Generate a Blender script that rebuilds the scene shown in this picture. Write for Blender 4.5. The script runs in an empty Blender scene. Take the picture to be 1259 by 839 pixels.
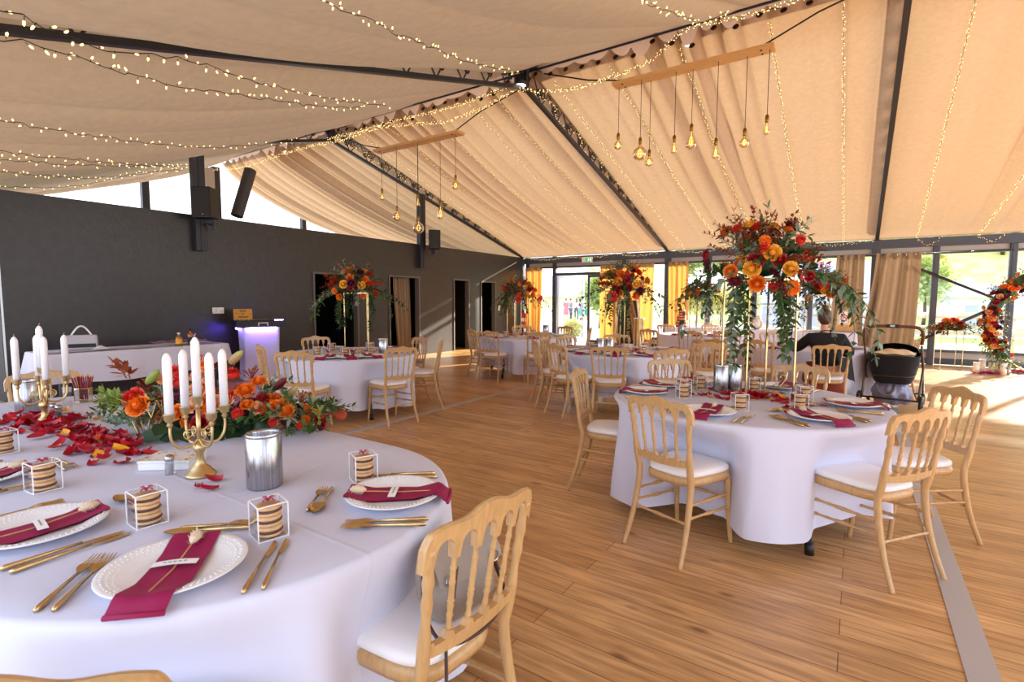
import bpy, bmesh, math, random
from mathutils import Vector, Matrix
S = bpy.context.scene
COL = S.collection
PI = math.pi
rnd = random.Random(7)

# ------------------------------------------------------------------ camera model (1259 x 839 frame)
FPX, YAW, PITCH, ROLL, EYE = 631.79, 0.590336, 0.0784517, 0.0024883, 1.44757
CX, CY = 629.5, 419.5
_F = Vector((-math.sin(YAW)*math.cos(PITCH), math.cos(YAW)*math.cos(PITCH), -math.sin(PITCH)))
_R0 = Vector((math.cos(YAW), math.sin(YAW), 0)); _U0 = _R0.cross(_F)
_R = _R0*math.cos(ROLL) + _U0*math.sin(ROLL); _U = -_R0*math.sin(ROLL) + _U0*math.cos(ROLL)
CAM = Vector((0, 0, EYE))
def ray(x, y): return _F + _R*((x-CX)/FPX) - _U*((y-CY)/FPX)
def Gz(x, y, z):
    d = ray(x, y); return CAM + d*((z-EYE)/d.z)
def Gx(x, y, X):
    d = ray(x, y); return CAM + d*(X/d.x)
def Gy(x, y, Y):
    d = ray(x, y); return CAM + d*(Y/d.y)
def Gv(x, y, c, o=0.0):
    """point on the vertical plane through c that faces the eye, moved o towards the eye"""
    n = Vector((c[0], c[1], 0)).normalized(); d = ray(x, y)
    return CAM + d*((Vector((c[0], c[1], 0)).length - o)/d.dot(n))

# ------------------------------------------------------------------ mesh builder
class MB:
    def __init__(s): s.v=[]; s.f=[]; s.m=[]; s.s=[]
    def add(s, vs, fs, mi=0, sm=True, M=None):
        o=len(s.v)
        s.v += [tuple(M @ Vector(v)) for v in vs] if M else [tuple(v) for v in vs]
        for f in fs: s.f.append([i+o for i in f]); s.m.append(mi); s.s.append(sm)
    def box(s, c, d, mi=0, M=None, b=0.0):
        x,y,z=d[0]/2,d[1]/2,d[2]/2
        if b<=0:
            vs=[(c[0]+i*x,c[1]+j*y,c[2]+k*z) for i in(-1,1) for j in(-1,1) for k in(-1,1)]
            s.add(vs,[(0,1,3,2),(4,6,7,5),(0,4,5,1),(2,3,7,6),(0,2,6,4),(1,5,7,3)],mi,False,M)
        else:
            bm=bmesh.new(); bmesh.ops.create_cube(bm,size=1)
            for v in bm.verts: v.co=Vector((v.co.x*d[0],v.co.y*d[1],v.co.z*d[2]))
            bmesh.ops.bevel(bm,geom=bm.edges[:],offset=min(b,min(d)*.45),segments=2,affect='EDGES',profile=.6)
            bm.verts.index_update()
            s.add([(v.co.x+c[0],v.co.y+c[1],v.co.z+c[2]) for v in bm.verts],[[v.index for v in f.verts] for f in bm.faces],mi,False,M); bm.free()
    def tube(s, pts, r, seg=8, mi=0, cap=True, M=None, closed=False, flat=1.0):
        pts=[Vector(p) for p in pts]; n=len(pts)
        rr=r if isinstance(r,(list,tuple)) else [r]*n
        vs=[]; fs=[]; up=None
        for i,p in enumerate(pts):
            a=pts[(i-1)%n] if (closed or i>0) else p; b=pts[(i+1)%n] if (closed or i<n-1) else p
            t=(b-a)
            if t.length<1e-9: t=Vector((0,0,1))
            t.normalize()
            if up is None:
                up=Vector((0,0,1)) if abs(t.z)<.9 else Vector((1,0,0))
            x=up-t*up.dot(t)
            if x.length<1e-6: x=Vector((1,0,0))-t*t.x
            x.normalize(); y=t.cross(x); up=x
            for k in range(seg):
                q=2*PI*k/seg
                vs.append(p+x*math.cos(q)*rr[i]*flat+y*math.sin(q)*rr[i])
        for i in range(n if closed else n-1):
            j=(i+1)%n
            for k in range(seg):
                k2=(k+1)%seg
                fs.append((i*seg+k,i*seg+k2,j*seg+k2,j*seg+k))
        if cap and not closed:
            fs.append(tuple(range(seg-1,-1,-1))); fs.append(tuple((n-1)*seg+k for k in range(seg)))
        s.add(vs,fs,mi,seg>5,M)
    def lathe(s, prof, seg=20, mi=0, M=None, c=(0,0,0), sm=True, cap=True):
        vs=[]; fs=[]; n=len(prof)
        for r,z in prof:
            for k in range(seg):
                q=2*PI*k/seg; vs.append((c[0]+r*math.cos(q),c[1]+r*math.sin(q),c[2]+z))
        for i in range(n-1):
            for k in range(seg):
                k2=(k+1)%seg; fs.append((i*seg+k,i*seg+k2,(i+1)*seg+k2,(i+1)*seg+k))
        if cap:
            if prof[0][0]>1e-6: fs.append(tuple(range(seg-1,-1,-1)))
            if prof[-1][0]>1e-6: fs.append(tuple((n-1)*seg+k for k in range(seg)))
        s.add(vs,fs,mi,sm,M)
    def ball(s, c, r, seg=10, rings=6, mi=0, M=None):
        if not isinstance(r,(tuple,list)): r=(r,r,r)
        vs=[]; fs=[]
        for i in range(rings+1):
            a=PI*i/rings
            for k in range(seg):
                q=2*PI*k/seg; vs.append((c[0]+r[0]*math.sin(a)*math.cos(q),c[1]+r[1]*math.sin(a)*math.sin(q),c[2]-r[2]*math.cos(a)))
        for i in range(rings):
            for k in range(seg):
                k2=(k+1)%seg; fs.append((i*seg+k,i*seg+k2,(i+1)*seg+k2,(i+1)*seg+k))
        s.add(vs,fs,mi,True,M)
    def grid(s, fn, nu, nv, mi=0, sm=True, closed=False, M=None):
        vs=[fn(i/nu,j/nv) for j in range(nv+1) for i in range(nu+(0 if closed else 1))]
        w=nu if closed else nu+1; fs=[]
        for j in range(nv):
            for i in range(nu):
                i2=(i+1)%w
                fs.append((j*w+i,j*w+i2,(j+1)*w+i2,(j+1)*w+i))
        s.add(vs,fs,mi,sm,M)
    def leaf(s, p, d, L, W, mi=0, n=None, fold=.25, droop=.2):
        d=Vector(d).normalized(); n=Vector(n) if n is not None else Vector((0,0,1))
        x=d.cross(n)
        if x.length<1e-3: x=d.cross(Vector((1,0,.3)))
        x.normalize(); n=x.cross(d)
        p=Vector(p); m1=p+d*L*.35-n*fold*W*.3; m2=p+d*L*.72-n*(fold*W*.2+droop*L*.15); t=p+d*L-n*droop*L*.35
        a1=p+d*L*.33+x*W*.46; b1=p+d*L*.33-x*W*.46; a2=p+d*L*.68+x*W*.38-n*droop*L*.12; b2=p+d*L*.68-x*W*.38-n*droop*L*.12
        s.add([p,a1,a2,t,b2,b1,m1,m2],[(0,1,6),(1,2,7,6),(2,3,7),(0,6,5),(6,7,4,5),(7,3,4)],mi,True)
    def mesh(s, name, mats):
        me=bpy.data.meshes.new(name); me.from_pydata(s.v,[],s.f); me.validate(verbose=False)
        if len(me.polygons)==len(s.f):
            me.polygons.foreach_set('material_index',s.m); me.polygons.foreach_set('use_smooth',s.s)
        for m in (mats if isinstance(mats,(list,tuple)) else [mats]): me.materials.append(m)
        me.update(); return me
    def build(s, name, mats, parent=None, loc=None, rz=0):
        return link(name, s.mesh(name,mats), parent, loc, rz)
def link(name, data, parent=None, loc=None, rz=0):
    o=bpy.data.objects.new(name,data); COL.objects.link(o)
    if parent: o.parent=parent
    if loc is not None: o.location=loc
    if rz: o.rotation_euler=(0,0,rz)
    return o
def tag(o, label=None, cat=None, group=None, kind=None):
    if label: o['label']=label
    if cat: o['category']=cat
    if group: o['group']=group
    if kind: o['kind']=kind
    return o
def thing(name, label, cat, loc=(0,0,0), rz=0, group=None):
    o=bpy.data.objects.new(name,None); COL.objects.link(o); o.empty_display_size=.1
    o.location=loc; o.rotation_euler=(0,0,rz); return tag(o,label,cat,group)
KIDS={}
def kids(o):
    return [c for c in COL.objects if c.parent==o] if o.name not in KIDS else KIDS[o.name]
def dup(root, loc=None, rot=None, label=None, group=None, scale=None):
    r=root.copy(); COL.objects.link(r)
    if loc is not None: r.location=loc
    if rot is not None: r.rotation_euler=rot if isinstance(rot,(tuple,list)) else (0,0,rot)
    if label: r['label']=label
    if group: r['group']=group
    if scale: r.scale=scale if isinstance(scale,(tuple,list)) else (scale,)*3
    ks=KIDS.setdefault(root.name,[c for c in root.children])
    for ch in ks:
        c=ch.copy(); COL.objects.link(c); c.parent=r
        for g in ch.children:
            d=g.copy(); COL.objects.link(d); d.parent=c
    return r
class Proto:
    """the first placing moves the original, later ones copy it"""
    def __init__(s, root): s.r=root; s.used=False
    def put(s, loc, rot=0, label=None, group=None, scale=None):
        if s.used: return dup(s.r,loc,rot,label,group,scale)
        s.used=True; r=s.r; r.location=loc; r.rotation_euler=rot if isinstance(rot,(tuple,list)) else (0,0,rot)
        if label: r['label']=label
        if group: r['group']=group
        if scale: r.scale=scale if isinstance(scale,(tuple,list)) else (scale,)*3
        return r
def struct(name, mb, mats, parent=None):
    o=mb.build(name,mats,parent)
    if not parent: o['kind']='structure'
    return o

# ------------------------------------------------------------------ materials
def srgb(r,g,b):
    f=lambda c:(c/255/12.92) if c/255<=.04045 else ((c/255+.055)/1.055)**2.4
    return (f(r),f(g),f(b),1)
def mat(name, col, rough=.5, metal=0.0, noise=0.0, nscale=30, bump=0.0, bscale=60, emit=None, estr=0, trans=0, ior=1.45, coat=0, sheen=0, sss=0, spec=None, col2=None, stretch=None):
    m=bpy.data.materials.new(name); m.use_nodes=True; nt=m.node_tree; N=nt.nodes; L=nt.links
    b=N['Principled BSDF']; b.inputs['Base Color'].default_value=col; b.inputs['Roughness'].default_value=rough; b.inputs['Metallic'].default_value=metal
    if trans: b.inputs['Transmission Weight'].default_value=trans; b.inputs['IOR'].default_value=ior
    if coat: b.inputs['Coat Weight'].default_value=coat; b.inputs['Coat Roughness'].default_value=.15
    if sheen: b.inputs['Sheen Weight'].default_value=sheen
    if sss: b.inputs['Subsurface Weight'].default_value=sss; b.inputs['Subsurface Radius'].default_value=(.02,.012,.008)
    if spec is not None: b.inputs['Specular IOR Level'].default_value=spec
    if emit: b.inputs['Emission Color'].default_value=emit; b.inputs['Emission Strength'].default_value=estr
    if noise or bump:
        tc=N.new('ShaderNodeTexCoord'); src=tc.outputs['Object']
        if stretch:
            mp=N.new('ShaderNodeMapping'); mp.inputs['Scale'].default_value=stretch; L.new(src,mp.inputs[0]); src=mp.outputs[0]
    if noise:
        n=N.new('ShaderNodeTexNoise'); n.inputs['Scale'].default_value=nscale; n.inputs['Detail'].default_value=4; L.new(src,n.inputs['Vector'])
        r=N.new('ShaderNodeValToRGB'); r.color_ramp.elements[0].position=.3; r.color_ramp.elements[1].position=.7
        c2=col2 or tuple(max(0,c*(1-noise)) for c in col[:3])+(1,)
        r.color_ramp.elements[0].color=c2; r.color_ramp.elements[1].color=col
        L.new(n.outputs['Fac'],r.inputs[0]); L.new(r.outputs[0],b.inputs['Base Color'])
    if bump:
        n2=N.new('ShaderNodeTexNoise'); n2.inputs['Scale'].default_value=bscale; n2.inputs['Detail'].default_value=3; L.new(src,n2.inputs['Vector'])
        bp=N.new('ShaderNodeBump'); bp.inputs['Strength'].default_value=bump; bp.inputs['Distance'].default_value=.01; L.new(n2.outputs['Fac'],bp.inputs['Height']); L.new(bp.outputs[0],b.inputs['Normal'])
    return m
def cloth_mat(name, col, tr=.5, tcol=None, weave=400, bump=.15, noise=.08, nscale=6,crease=0):
    """woven fabric that lets light through"""
    m=bpy.data.materials.new(name); m.use_nodes=True; nt=m.node_tree; N=nt.nodes; L=nt.links; N.clear()
    out=N.new('ShaderNodeOutputMaterial'); mx=N.new('ShaderNodeMixShader'); d=N.new('ShaderNodeBsdfDiffuse'); t=N.new('ShaderNodeBsdfTranslucent')
    tc=N.new('ShaderNodeTexCoord'); n=N.new('ShaderNodeTexNoise'); n.inputs['Scale'].default_value=nscale; n.inputs['Detail'].default_value=5; L.new(tc.outputs['Object'],n.inputs['Vector'])
    r=N.new('ShaderNodeValToRGB'); r.color_ramp.elements[0].position=.3; r.color_ramp.elements[1].position=.7
    r.color_ramp.elements[0].color=tuple(c*(1-noise) for c in col[:3])+(1,); r.color_ramp.elements[1].color=col
    L.new(n.outputs['Fac'],r.inputs[0]); L.new(r.outputs[0],d.inputs[0])
    if tcol: t.inputs[0].default_value=tcol
    else: L.new(r.outputs[0],t.inputs[0])
    if crease:
        sx=N.new('ShaderNodeSeparateXYZ'); L.new(tc.outputs['Object'],sx.inputs[0]); hs=[]
        for ax in ('X','Y'):
            a=N.new('ShaderNodeMath'); a.operation='PINGPONG'; a.inputs[1].default_value=crease; L.new(sx.outputs[ax],a.inputs[0])
            g=N.new('ShaderNodeMapRange'); g.inputs['From Min'].default_value=0; g.inputs['From Max'].default_value=.012; g.inputs['To Min'].default_value=1; g.inputs['To Max'].default_value=0; L.new(a.outputs[0],g.inputs['Value']); hs.append(g)
        ad=N.new('ShaderNodeMath'); ad.operation='MAXIMUM'; L.new(hs[0].outputs[0],ad.inputs[0]); L.new(hs[1].outputs[0],ad.inputs[1])
        cb=N.new('ShaderNodeBump'); cb.inputs['Strength'].default_value=.35; cb.inputs['Distance'].default_value=.004; L.new(ad.outputs[0],cb.inputs['Height'])
    w=N.new('ShaderNodeTexNoise'); w.inputs['Scale'].default_value=weave; w.inputs['Detail'].default_value=2; L.new(tc.outputs['Object'],w.inputs['Vector'])
    bp=N.new('ShaderNodeBump'); bp.inputs['Strength'].default_value=bump; bp.inputs['Distance'].default_value=.004; L.new(w.outputs['Fac'],bp.inputs['Height']); L.new(bp.outputs[0],d.inputs['Normal'])
    if crease: L.new(cb.outputs[0],bp.inputs['Normal'])
    mx.inputs[0].default_value=tr; L.new(d.outputs[0],mx.inputs[1]); L.new(t.outputs[0],mx.inputs[2]); L.new(mx.outputs[0],out.inputs[0])
    return m
def glass_mat(name, tint=(1,1,1,1), rough=.02, fac=.08):
    """thin pane: mostly clear, a little mirror"""
    m=bpy.data.materials.new(name); m.use_nodes=True; nt=m.node_tree; N=nt.nodes; L=nt.links; N.clear()
    out=N.new('ShaderNodeOutputMaterial'); mx=N.new('ShaderNodeMixShader'); t=N.new('ShaderNodeBsdfTransparent'); g=N.new('ShaderNodeBsdfGlossy')
    g.inputs['Roughness'].default_value=rough; t.inputs[0].default_value=tint
    fr=N.new('ShaderNodeFresnel'); fr.inputs[0].default_value=1.35
    mu=N.new('ShaderNodeMath'); mu.operation='MULTIPLY_ADD'; mu.inputs[1].default_value=.6; mu.inputs[2].default_value=fac*.2; L.new(fr.outputs[0],mu.inputs[0]); L.new(mu.outputs[0],mx.inputs[0])
    L.new(t.outputs[0],mx.inputs[1]); L.new(g.outputs[0],mx.inputs[2]); L.new(mx.outputs[0],out.inputs[0]); return m

M={}
M['beech']=mat('beech_wood',srgb(208,166,112),.35,noise=.22,nscale=9,stretch=(8,8,1.2),coat=.25)
M['cushion']=mat('white_vinyl',srgb(240,238,240),.45,bump=.05,bscale=300)
M['curtain_unlit']=cloth_mat('unlit_beige_curtain',srgb(172,148,120),.06,weave=300,bump=.2,noise=.08)  # unlit copy of the curtain cloth: weaker sun glow set in colour and translucency
M['linen']=cloth_mat('white_table_linen',srgb(226,229,250),.12,weave=900,bump=.1,noise=.03,nscale=3,crease=.46)
M['drape']=cloth_mat('natural_linen_drape',srgb(192,166,142),.15,tcol=srgb(208,172,129),weave=220,bump=.35,noise=.12,nscale=14)
M['curtain']=cloth_mat('beige_curtain',srgb(196,162,122),.45,tcol=srgb(214,150,70),weave=300,bump=.2,noise=.08)
M['steel_dark']=mat('dark_grey_steel',srgb(52,52,58),.45,.3)
M['alu_dark']=mat('anthracite_aluminium',srgb(78,80,88),.4,.35)
M['black']=mat('black_plastic',srgb(18,18,20),.45)
M['black_cable']=mat('black_cable',srgb(15,14,14),.6)
M['gold']=mat('gold_metal',srgb(218,188,134),.25,1.0)
M['gold_satin']=mat('satin_gold',srgb(212,186,136),.38,1.0)
M['steel']=mat('brushed_steel',srgb(198,198,204),.24,1.0,noise=.45,nscale=20,stretch=(9,9,.1))
M['glass']=glass_mat('window_glass')
M['clear']=glass_mat('clear_plastic',(.99,.99,1,1),.05,.1)
M['tglass']=glass_mat('clear_glassware',(.98,.98,.98,1),.02,.2)
M['amber']=glass_mat('amber_bulb_glass',(1,.80,.5,1),.03,.9)
M['filament']=mat('bulb_filament',(1,.5,.12,1),.5,emit=(1,.62,.22,1),estr=2.5)
M['fairy']=mat('warm_fairy_bulb',(1,.75,.3,1),.4,emit=(1,.72,.28,1),estr=1.5)
M['burg']=mat('burgundy_napkin',srgb(148,4,74),.7,bump=.1,bscale=500)
M['velvet']=mat('burgundy_velvet',srgb(105,14,44),.8,sheen=.4)
M['plate']=mat('white_porcelain',srgb(238,238,240),.25,bump=.08,bscale=120)
M['card']=mat('white_card',srgb(245,245,245),.7)
M['tailhead']=mat('bunny_tail_fluff',srgb(232,212,180),.95,sheen=.4,bump=.6,bscale=200)
M['straw']=mat('dry_stem',srgb(206,160,96),.8)
M['cookie']=mat('baked_biscuit',srgb(238,194,142),.8,noise=.2,nscale=60,bump=.3,bscale=120)
M['ganache']=mat('chocolate_filling',srgb(92,54,42),.6)
M['edge']=mat('white_dotted_edge',srgb(245,245,248),.5)
M['ribbon']=mat('crimson_ribbon',srgb(170,20,70),.5)
M['wax']=mat('white_candle_wax',srgb(248,246,250),.4,sss=.15)
M['wick']=mat('wick',srgb(190,160,110),.9)
M['petal']=mat('crimson_rose_petal',srgb(192,6,40),.45,noise=.3,nscale=18)
M['petal_y']=mat('yellow_petal',srgb(240,170,40),.5)
def flower_mat(n,c,c2): return mat(n,c,.55,noise=1,nscale=14,col2=c2,sss=.05)
M['f_orange']=flower_mat('orange_rose',srgb(245,140,24),srgb(226,96,12))
M['f_yellow']=flower_mat('yellow_rose',srgb(246,196,72),srgb(236,160,40))
M['f_red']=flower_mat('red_rose',srgb(176,20,28),srgb(130,8,20))
M['f_scarlet']=flower_mat('scarlet_flower',srgb(225,50,30),srgb(190,24,20))
M['f_peach']=flower_mat('peach_rose',srgb(246,196,150),srgb(236,160,104))
M['f_burg']=flower_mat('burgundy_mum',srgb(96,10,44),srgb(66,4,30))
M['f_lily']=flower_mat('wine_lily',srgb(120,14,40),srgb(80,6,28))
M['f_calla']=flower_mat('coral_calla',srgb(216,104,72),srgb(190,70,46))
M['f_bud']=flower_mat('pink_green_bud',srgb(186,96,104),srgb(160,178,86))
M['f_rust']=mat('rust_foliage',srgb(158,72,28),.7,noise=.5,nscale=10)
M['f_berry']=mat('red_berry',srgb(190,60,36),.4)
M['green']=mat('green_leaf',srgb(70,104,48),.5,noise=.5,nscale=12)
M['green_d']=mat('dark_green_leaf',srgb(34,70,34),.45,noise=.4,nscale=12)
M['euca']=mat('eucalyptus_leaf',srgb(136,160,136),.6,noise=.25,nscale=12)
M['olive']=mat('light_green_leaf',srgb(140,160,70),.5,noise=.4,nscale=12)
M['skin']=mat('skin',srgb(222,170,142),.5,sss=.1)
M['hair']=mat('dark_brown_hair',srgb(88,58,44),.4,noise=.5,nscale=60)
M['jacket']=mat('black_wool',srgb(8,8,10),.85)
M['rust_cloth']=mat('rust_dress',srgb(140,62,40),.8)
SKY,SUN,SUN_AZ,SUN_EL,EXPO=2.4,14.0,22,19,0.55
# ------------------------------------------------------------------ the setting
XW, YW, RY = -9.63, 15.16, 7.3
def floor_mat():
    m=bpy.data.materials.new('pine_planks'); m.use_nodes=True; nt=m.node_tree; N=nt.nodes; L=nt.links; b=N['Principled BSDF']
    tc=N.new('ShaderNodeTexCoord'); br=N.new('ShaderNodeTexBrick')
    br.inputs['Scale'].default_value=1; br.inputs['Brick Width'].default_value=3.1; br.inputs['Row Height'].default_value=.135; br.inputs['Mortar Size'].default_value=.0022
    br.inputs['Color1'].default_value=srgb(220,176,124); br.inputs['Color2'].default_value=srgb(194,146,96); br.inputs['Mortar'].default_value=srgb(136,90,52); br.offset=.37; br.inputs['Bias'].default_value=-.1
    L.new(tc.outputs['Object'],br.inputs['Vector'])
    mp=N.new('ShaderNodeMapping'); mp.inputs['Scale'].default_value=(1.3,16,1); L.new(tc.outputs['Object'],mp.inputs[0])
    n=N.new('ShaderNodeTexNoise'); n.inputs['Scale'].default_value=2.2; n.inputs['Detail'].default_value=6; n.inputs['Distortion'].default_value=.6; L.new(mp.outputs[0],n.inputs['Vector'])
    r=N.new('ShaderNodeValToRGB'); r.color_ramp.elements[0].position=.3; r.color_ramp.elements[0].color=(.62,.56,.5,1); r.color_ramp.elements[1].position=.68; r.color_ramp.elements[1].color=(1.12,1.1,1.05,1); L.new(n.outputs['Fac'],r.inputs[0])
    mx=N.new('ShaderNodeMixRGB'); mx.blend_type='MULTIPLY'; mx.inputs[0].default_value=1; L.new(br.outputs['Color'],mx.inputs[1]); L.new(r.outputs[0],mx.inputs[2])
    # knots
    mk=N.new('ShaderNodeMapping'); mk.inputs['Scale'].default_value=(2.4,6,1); L.new(tc.outputs['Object'],mk.inputs[0])
    vo=N.new('ShaderNodeTexVoronoi'); vo.inputs['Scale'].default_value=1.1; L.new(mk.outputs[0],vo.inputs['Vector'])
    rk=N.new('ShaderNodeValToRGB'); rk.color_ramp.elements[0].position=.05; rk.color_ramp.elements[0].color=(.3,.2,.15,1); rk.color_ramp.elements[1].position=.16; rk.color_ramp.elements[1].color=(1,1,1,1); L.new(vo.outputs['Distance'],rk.inputs[0])
    m2=N.new('ShaderNodeMixRGB'); m2.blend_type='MULTIPLY'; m2.inputs[0].default_value=.8; L.new(mx.outputs[0],m2.inputs[1]); L.new(rk.outputs[0],m2.inputs[2])
    # worn blotches
    nb=N.new('ShaderNodeTexNoise'); nb.inputs['Scale'].default_value=.9; nb.inputs['Detail'].default_value=3; L.new(tc.outputs['Object'],nb.inputs['Vector'])
    rb=N.new('ShaderNodeValToRGB'); rb.color_ramp.elements[0].position=.35; rb.color_ramp.elements[0].color=(.8,.78,.76,1); rb.color_ramp.elements[1].position=.6; rb.color_ramp.elements[1].color=(1.05,1.05,1.05,1); L.new(nb.outputs['Fac'],rb.inputs[0])
    m3=N.new('ShaderNodeMixRGB'); m3.blend_type='MULTIPLY'; m3.inputs[0].default_value=1; L.new(m2.outputs[0],m3.inputs[1]); L.new(rb.outputs[0],m3.inputs[2])
    L.new(m3.outputs[0],b.inputs['Base Color']); b.inputs['Roughness'].default_value=.33; b.inputs['Specular IOR Level'].default_value=.5
    bp=N.new('ShaderNodeBump'); bp.inputs['Strength'].default_value=.25; bp.inputs['Distance'].default_value=.004; L.new(br.outputs['Fac'],bp.inputs['Height']); bp.invert=True
    bp2=N.new('ShaderNodeBump'); bp2.inputs['Strength'].default_value=.12; bp2.inputs['Distance'].default_value=.004; L.new(n.outputs['Fac'],bp2.inputs['Height']); L.new(bp.outputs[0],bp2.inputs['Normal']); L.new(bp2.outputs[0],b.inputs['Normal'])
    return m
M['floor']=floor_mat()
M['wall']=mat('black_painted_board',srgb(55,51,51),.36,noise=.25,nscale=8,bump=.35,bscale=25)
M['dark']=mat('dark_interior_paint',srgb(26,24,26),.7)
M['grey_frame']=mat('grey_door_trim',srgb(104,98,92),.6)
M['grey_panel']=mat('grey_counter_panel',srgb(120,120,126),.6)
M['frost']=mat('frosted_vinyl',srgb(196,186,176),.5)
M['strip']=mat('aluminium_floor_strip',srgb(178,174,174),.45,.15)
M['white_frame']=mat('white_door_frame',srgb(225,228,235),.4)

m=MB(); m.box((-2.75,6.6,-.05),(23.5,17.4,.1)); struct('floor',m,M['floor'])
for x in (-4.58,.47):
    m=MB(); m.box((x,6.55,.002),(.11 if x>0 else .09,17.1,.006)); struct('trim_1' if x<0 else 'trim_2',m,M['strip'])

# black partition wall with four openings
openings=[(6.76,7.95,0,2.05),(8.89,9.97,0,2.07),(11.34,12.07,0,2.07),(12.63,13.42,0,2.05)]
m=MB(); y0=1.96
for a,b,z0,z1 in openings:
    m.box((XW-.06,(y0+a)/2,1.46),(.12,a-y0,2.92)); m.box((XW-.06,(a+b)/2,(z1+2.92)/2),(.12,b-a,2.92-z1)); y0=b
m.box((XW-.06,(y0+YW)/2,1.46),(.12,YW-y0,2.92))
struct('wall_left',m,M['wall'])
for i,(a,b,z0,z1) in enumerate(openings):
    m=MB()
    for y in (a,b): m.box((XW-.05,y+(.02 if y==a else -.02),z1/2),(.15,.04,z1))
    m.box((XW-.05,(a+b)/2,z1-.02),(.15,b-a-.08,.04)); struct('trim_%d'%(i+3),m,M['grey_frame'])
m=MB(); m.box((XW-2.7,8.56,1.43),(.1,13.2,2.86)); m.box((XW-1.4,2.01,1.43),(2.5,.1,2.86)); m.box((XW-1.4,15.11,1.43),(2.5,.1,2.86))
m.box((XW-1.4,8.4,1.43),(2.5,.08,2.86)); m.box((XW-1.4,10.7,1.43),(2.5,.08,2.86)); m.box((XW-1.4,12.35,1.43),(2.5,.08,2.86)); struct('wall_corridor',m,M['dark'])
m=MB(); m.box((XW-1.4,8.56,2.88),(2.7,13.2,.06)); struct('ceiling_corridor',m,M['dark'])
# opening two: counter with a grey panel and a radiator-like cabinet behind the curtain
m=MB(); m.box((XW-1.1,9.15,.46),(.06,1.3,.92),0,None,.01); m.box((XW-1.06,9.15,.94),(.2,1.3,.04),0,None,.005)
c=thing('service_counter','grey low service counter seen inside the wall opening with the curtain','counter',(0,0,0)); m.build('panel',M['grey_panel'],c)
m=MB(); m.box((XW-.72,9.05,.36),(.12,.42,.5),0,None,.02)
for k in range(5): m.box((XW-.655,8.9+.075*k,.36),(.012,.03,.42),0,None,.004)
c=thing('radiator','white panel radiator under the grey counter in the wall opening','radiator'); m.build('panel',M['frost'],c)
m=MB(); m.box((XW-.72,9.05,.055),(.05,.3,.11)); m.build('foot',M['frost'],c)
# glazed pane above the counter
m=MB(); m.box((XW-1.1,9.15,1.5),(.02,1.3,1.1)); struct('window_20',m,mat('dark_blue_pane',srgb(30,32,46),.15))

# window wall --------------------------------------------------------------
def post(name,x,w,d=.12,z1=2.95,y=YW):
    m=MB(); m.box((x,y,z1/2),(w,d,z1),0,None,.006); m.box((x,y-d/2-.006,z1/2),(w*.35,.012,z1-.1))
    for z in (.4,1.45,2.6): 
        for s in (-1,1): m.ball((x+s*w*.3,y-d/2-.004,z),.008,6,4)
    struct(name,m,M['alu_dark'])
xs=[-9.5,-8.44,-6.0,-4.65,-3.49,-2.3,-1.0,.32,1.44,2.72,3.95,5.3]
for i,x in enumerate(xs): post('trim_%d'%(i+10),x,.17 if x in(-4.65,.32,5.3) else .12,.18 if x in(-4.65,.32,5.3) else .12)
m=MB(); m.box((-2.1,YW,2.8),(15,.16,.2)); m.box((-2.1,YW-.09,2.72),(15,.03,.04)); struct('trim_30',m,M['alu_dark'])
m=MB(); m.box((-2.1,YW-.12,2.93),(15,.05,.045),0,None,.01); struct('trim_31',m,M['frost'])
def window(n,x0,x1,door=False):
    w=x1-x0; cx=(x0+x1)/2
    o=MB()
    if not door:
        o.box((cx,YW,.09),(w,.09,.14)); o.box((cx,YW,.33),(w,.09,.06))
    o.box((cx,YW,2.555),(w,.09,.055))
    if door: o.box((cx,YW,2.32),(w,.09,.09))
    f=struct('window_%d'%n,o,M['alu_dark'])
    g=MB(); g.box((cx,YW+.02,1.45),(w,.008,2.2)) if not door else g.box((cx,YW+.02,2.45),(w,.008,.18)); g.build('glass',M['glass'],f)
    g=MB(); g.box((cx,YW+.01,2.64),(w,.02,.12))
    if not door: g.box((cx,YW+.01,.23),(w,.02,.15))
    g.build('panel',M['frost'],f)
for i in range(len(xs)-1):
    a=xs[i]+.06; b=xs[i+1]-.06
    window(i+1,a,b,i==1)
# double door leaves: the left one swung out, the right one shut
def leaf(name,w,matx,loc,rz):
    d=tag(link(name,None,None,loc,rz),kind='structure')
    fr=MB()
    for x in (.035,w-.035): fr.box((x,0,1.13),(.07,.05,2.24),0,None,.004)
    for z in (.09,2.215): fr.box((w/2,0,z),(w-.14,.05,.07 if z>1 else .16),0,None,.004)
    fr.build('frame',matx,d)
    g=MB(); g.box((w/2,0,1.18),(w-.14,.008,2.03)); g.build('glass',M['glass'],d)
    h=MB(); h.tube([(w-.05,-.03,1.02),(w-.05,-.075,1.02),(w-.16,-.075,1.02)],.011,8); h.box((w-.05,-.03,1.0),(.035,.012,.2)); h.build('handle',M['steel'],d)
leaf('door_1',1.1,M['white_frame'],(-8.36,YW+.06,.02),math.radians(62))
leaf('door_2',1.1,M['alu_dark'],(-7.22,YW,.02),0)
# bracing rods in the right-hand bay
for (a,b) in (((1.0,2.27),(2.62,1.45)),((2.55,1.38),(1.05,.45))):
    m=MB(); m.tube([(a[0],YW-.1,a[1]),(b[0],YW-.1,b[1])],.035,10); m.ball((b[0],YW-.1,b[1]),.05,8,6)
    t=thing('bracing_rod','dark diagonal bracing rod crossing the window, '+('sloping down to the right' if a[1]>b[1] and a[0]<b[0] else 'rising to the right'),'brace'); m.build('rod',M['steel_dark'],t)
    m=MB(); m.box((a[0],YW-.085,a[1]),(.09,.04,.12),0,None,.008); m.build('bracket',M['steel_dark'],t)

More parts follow.
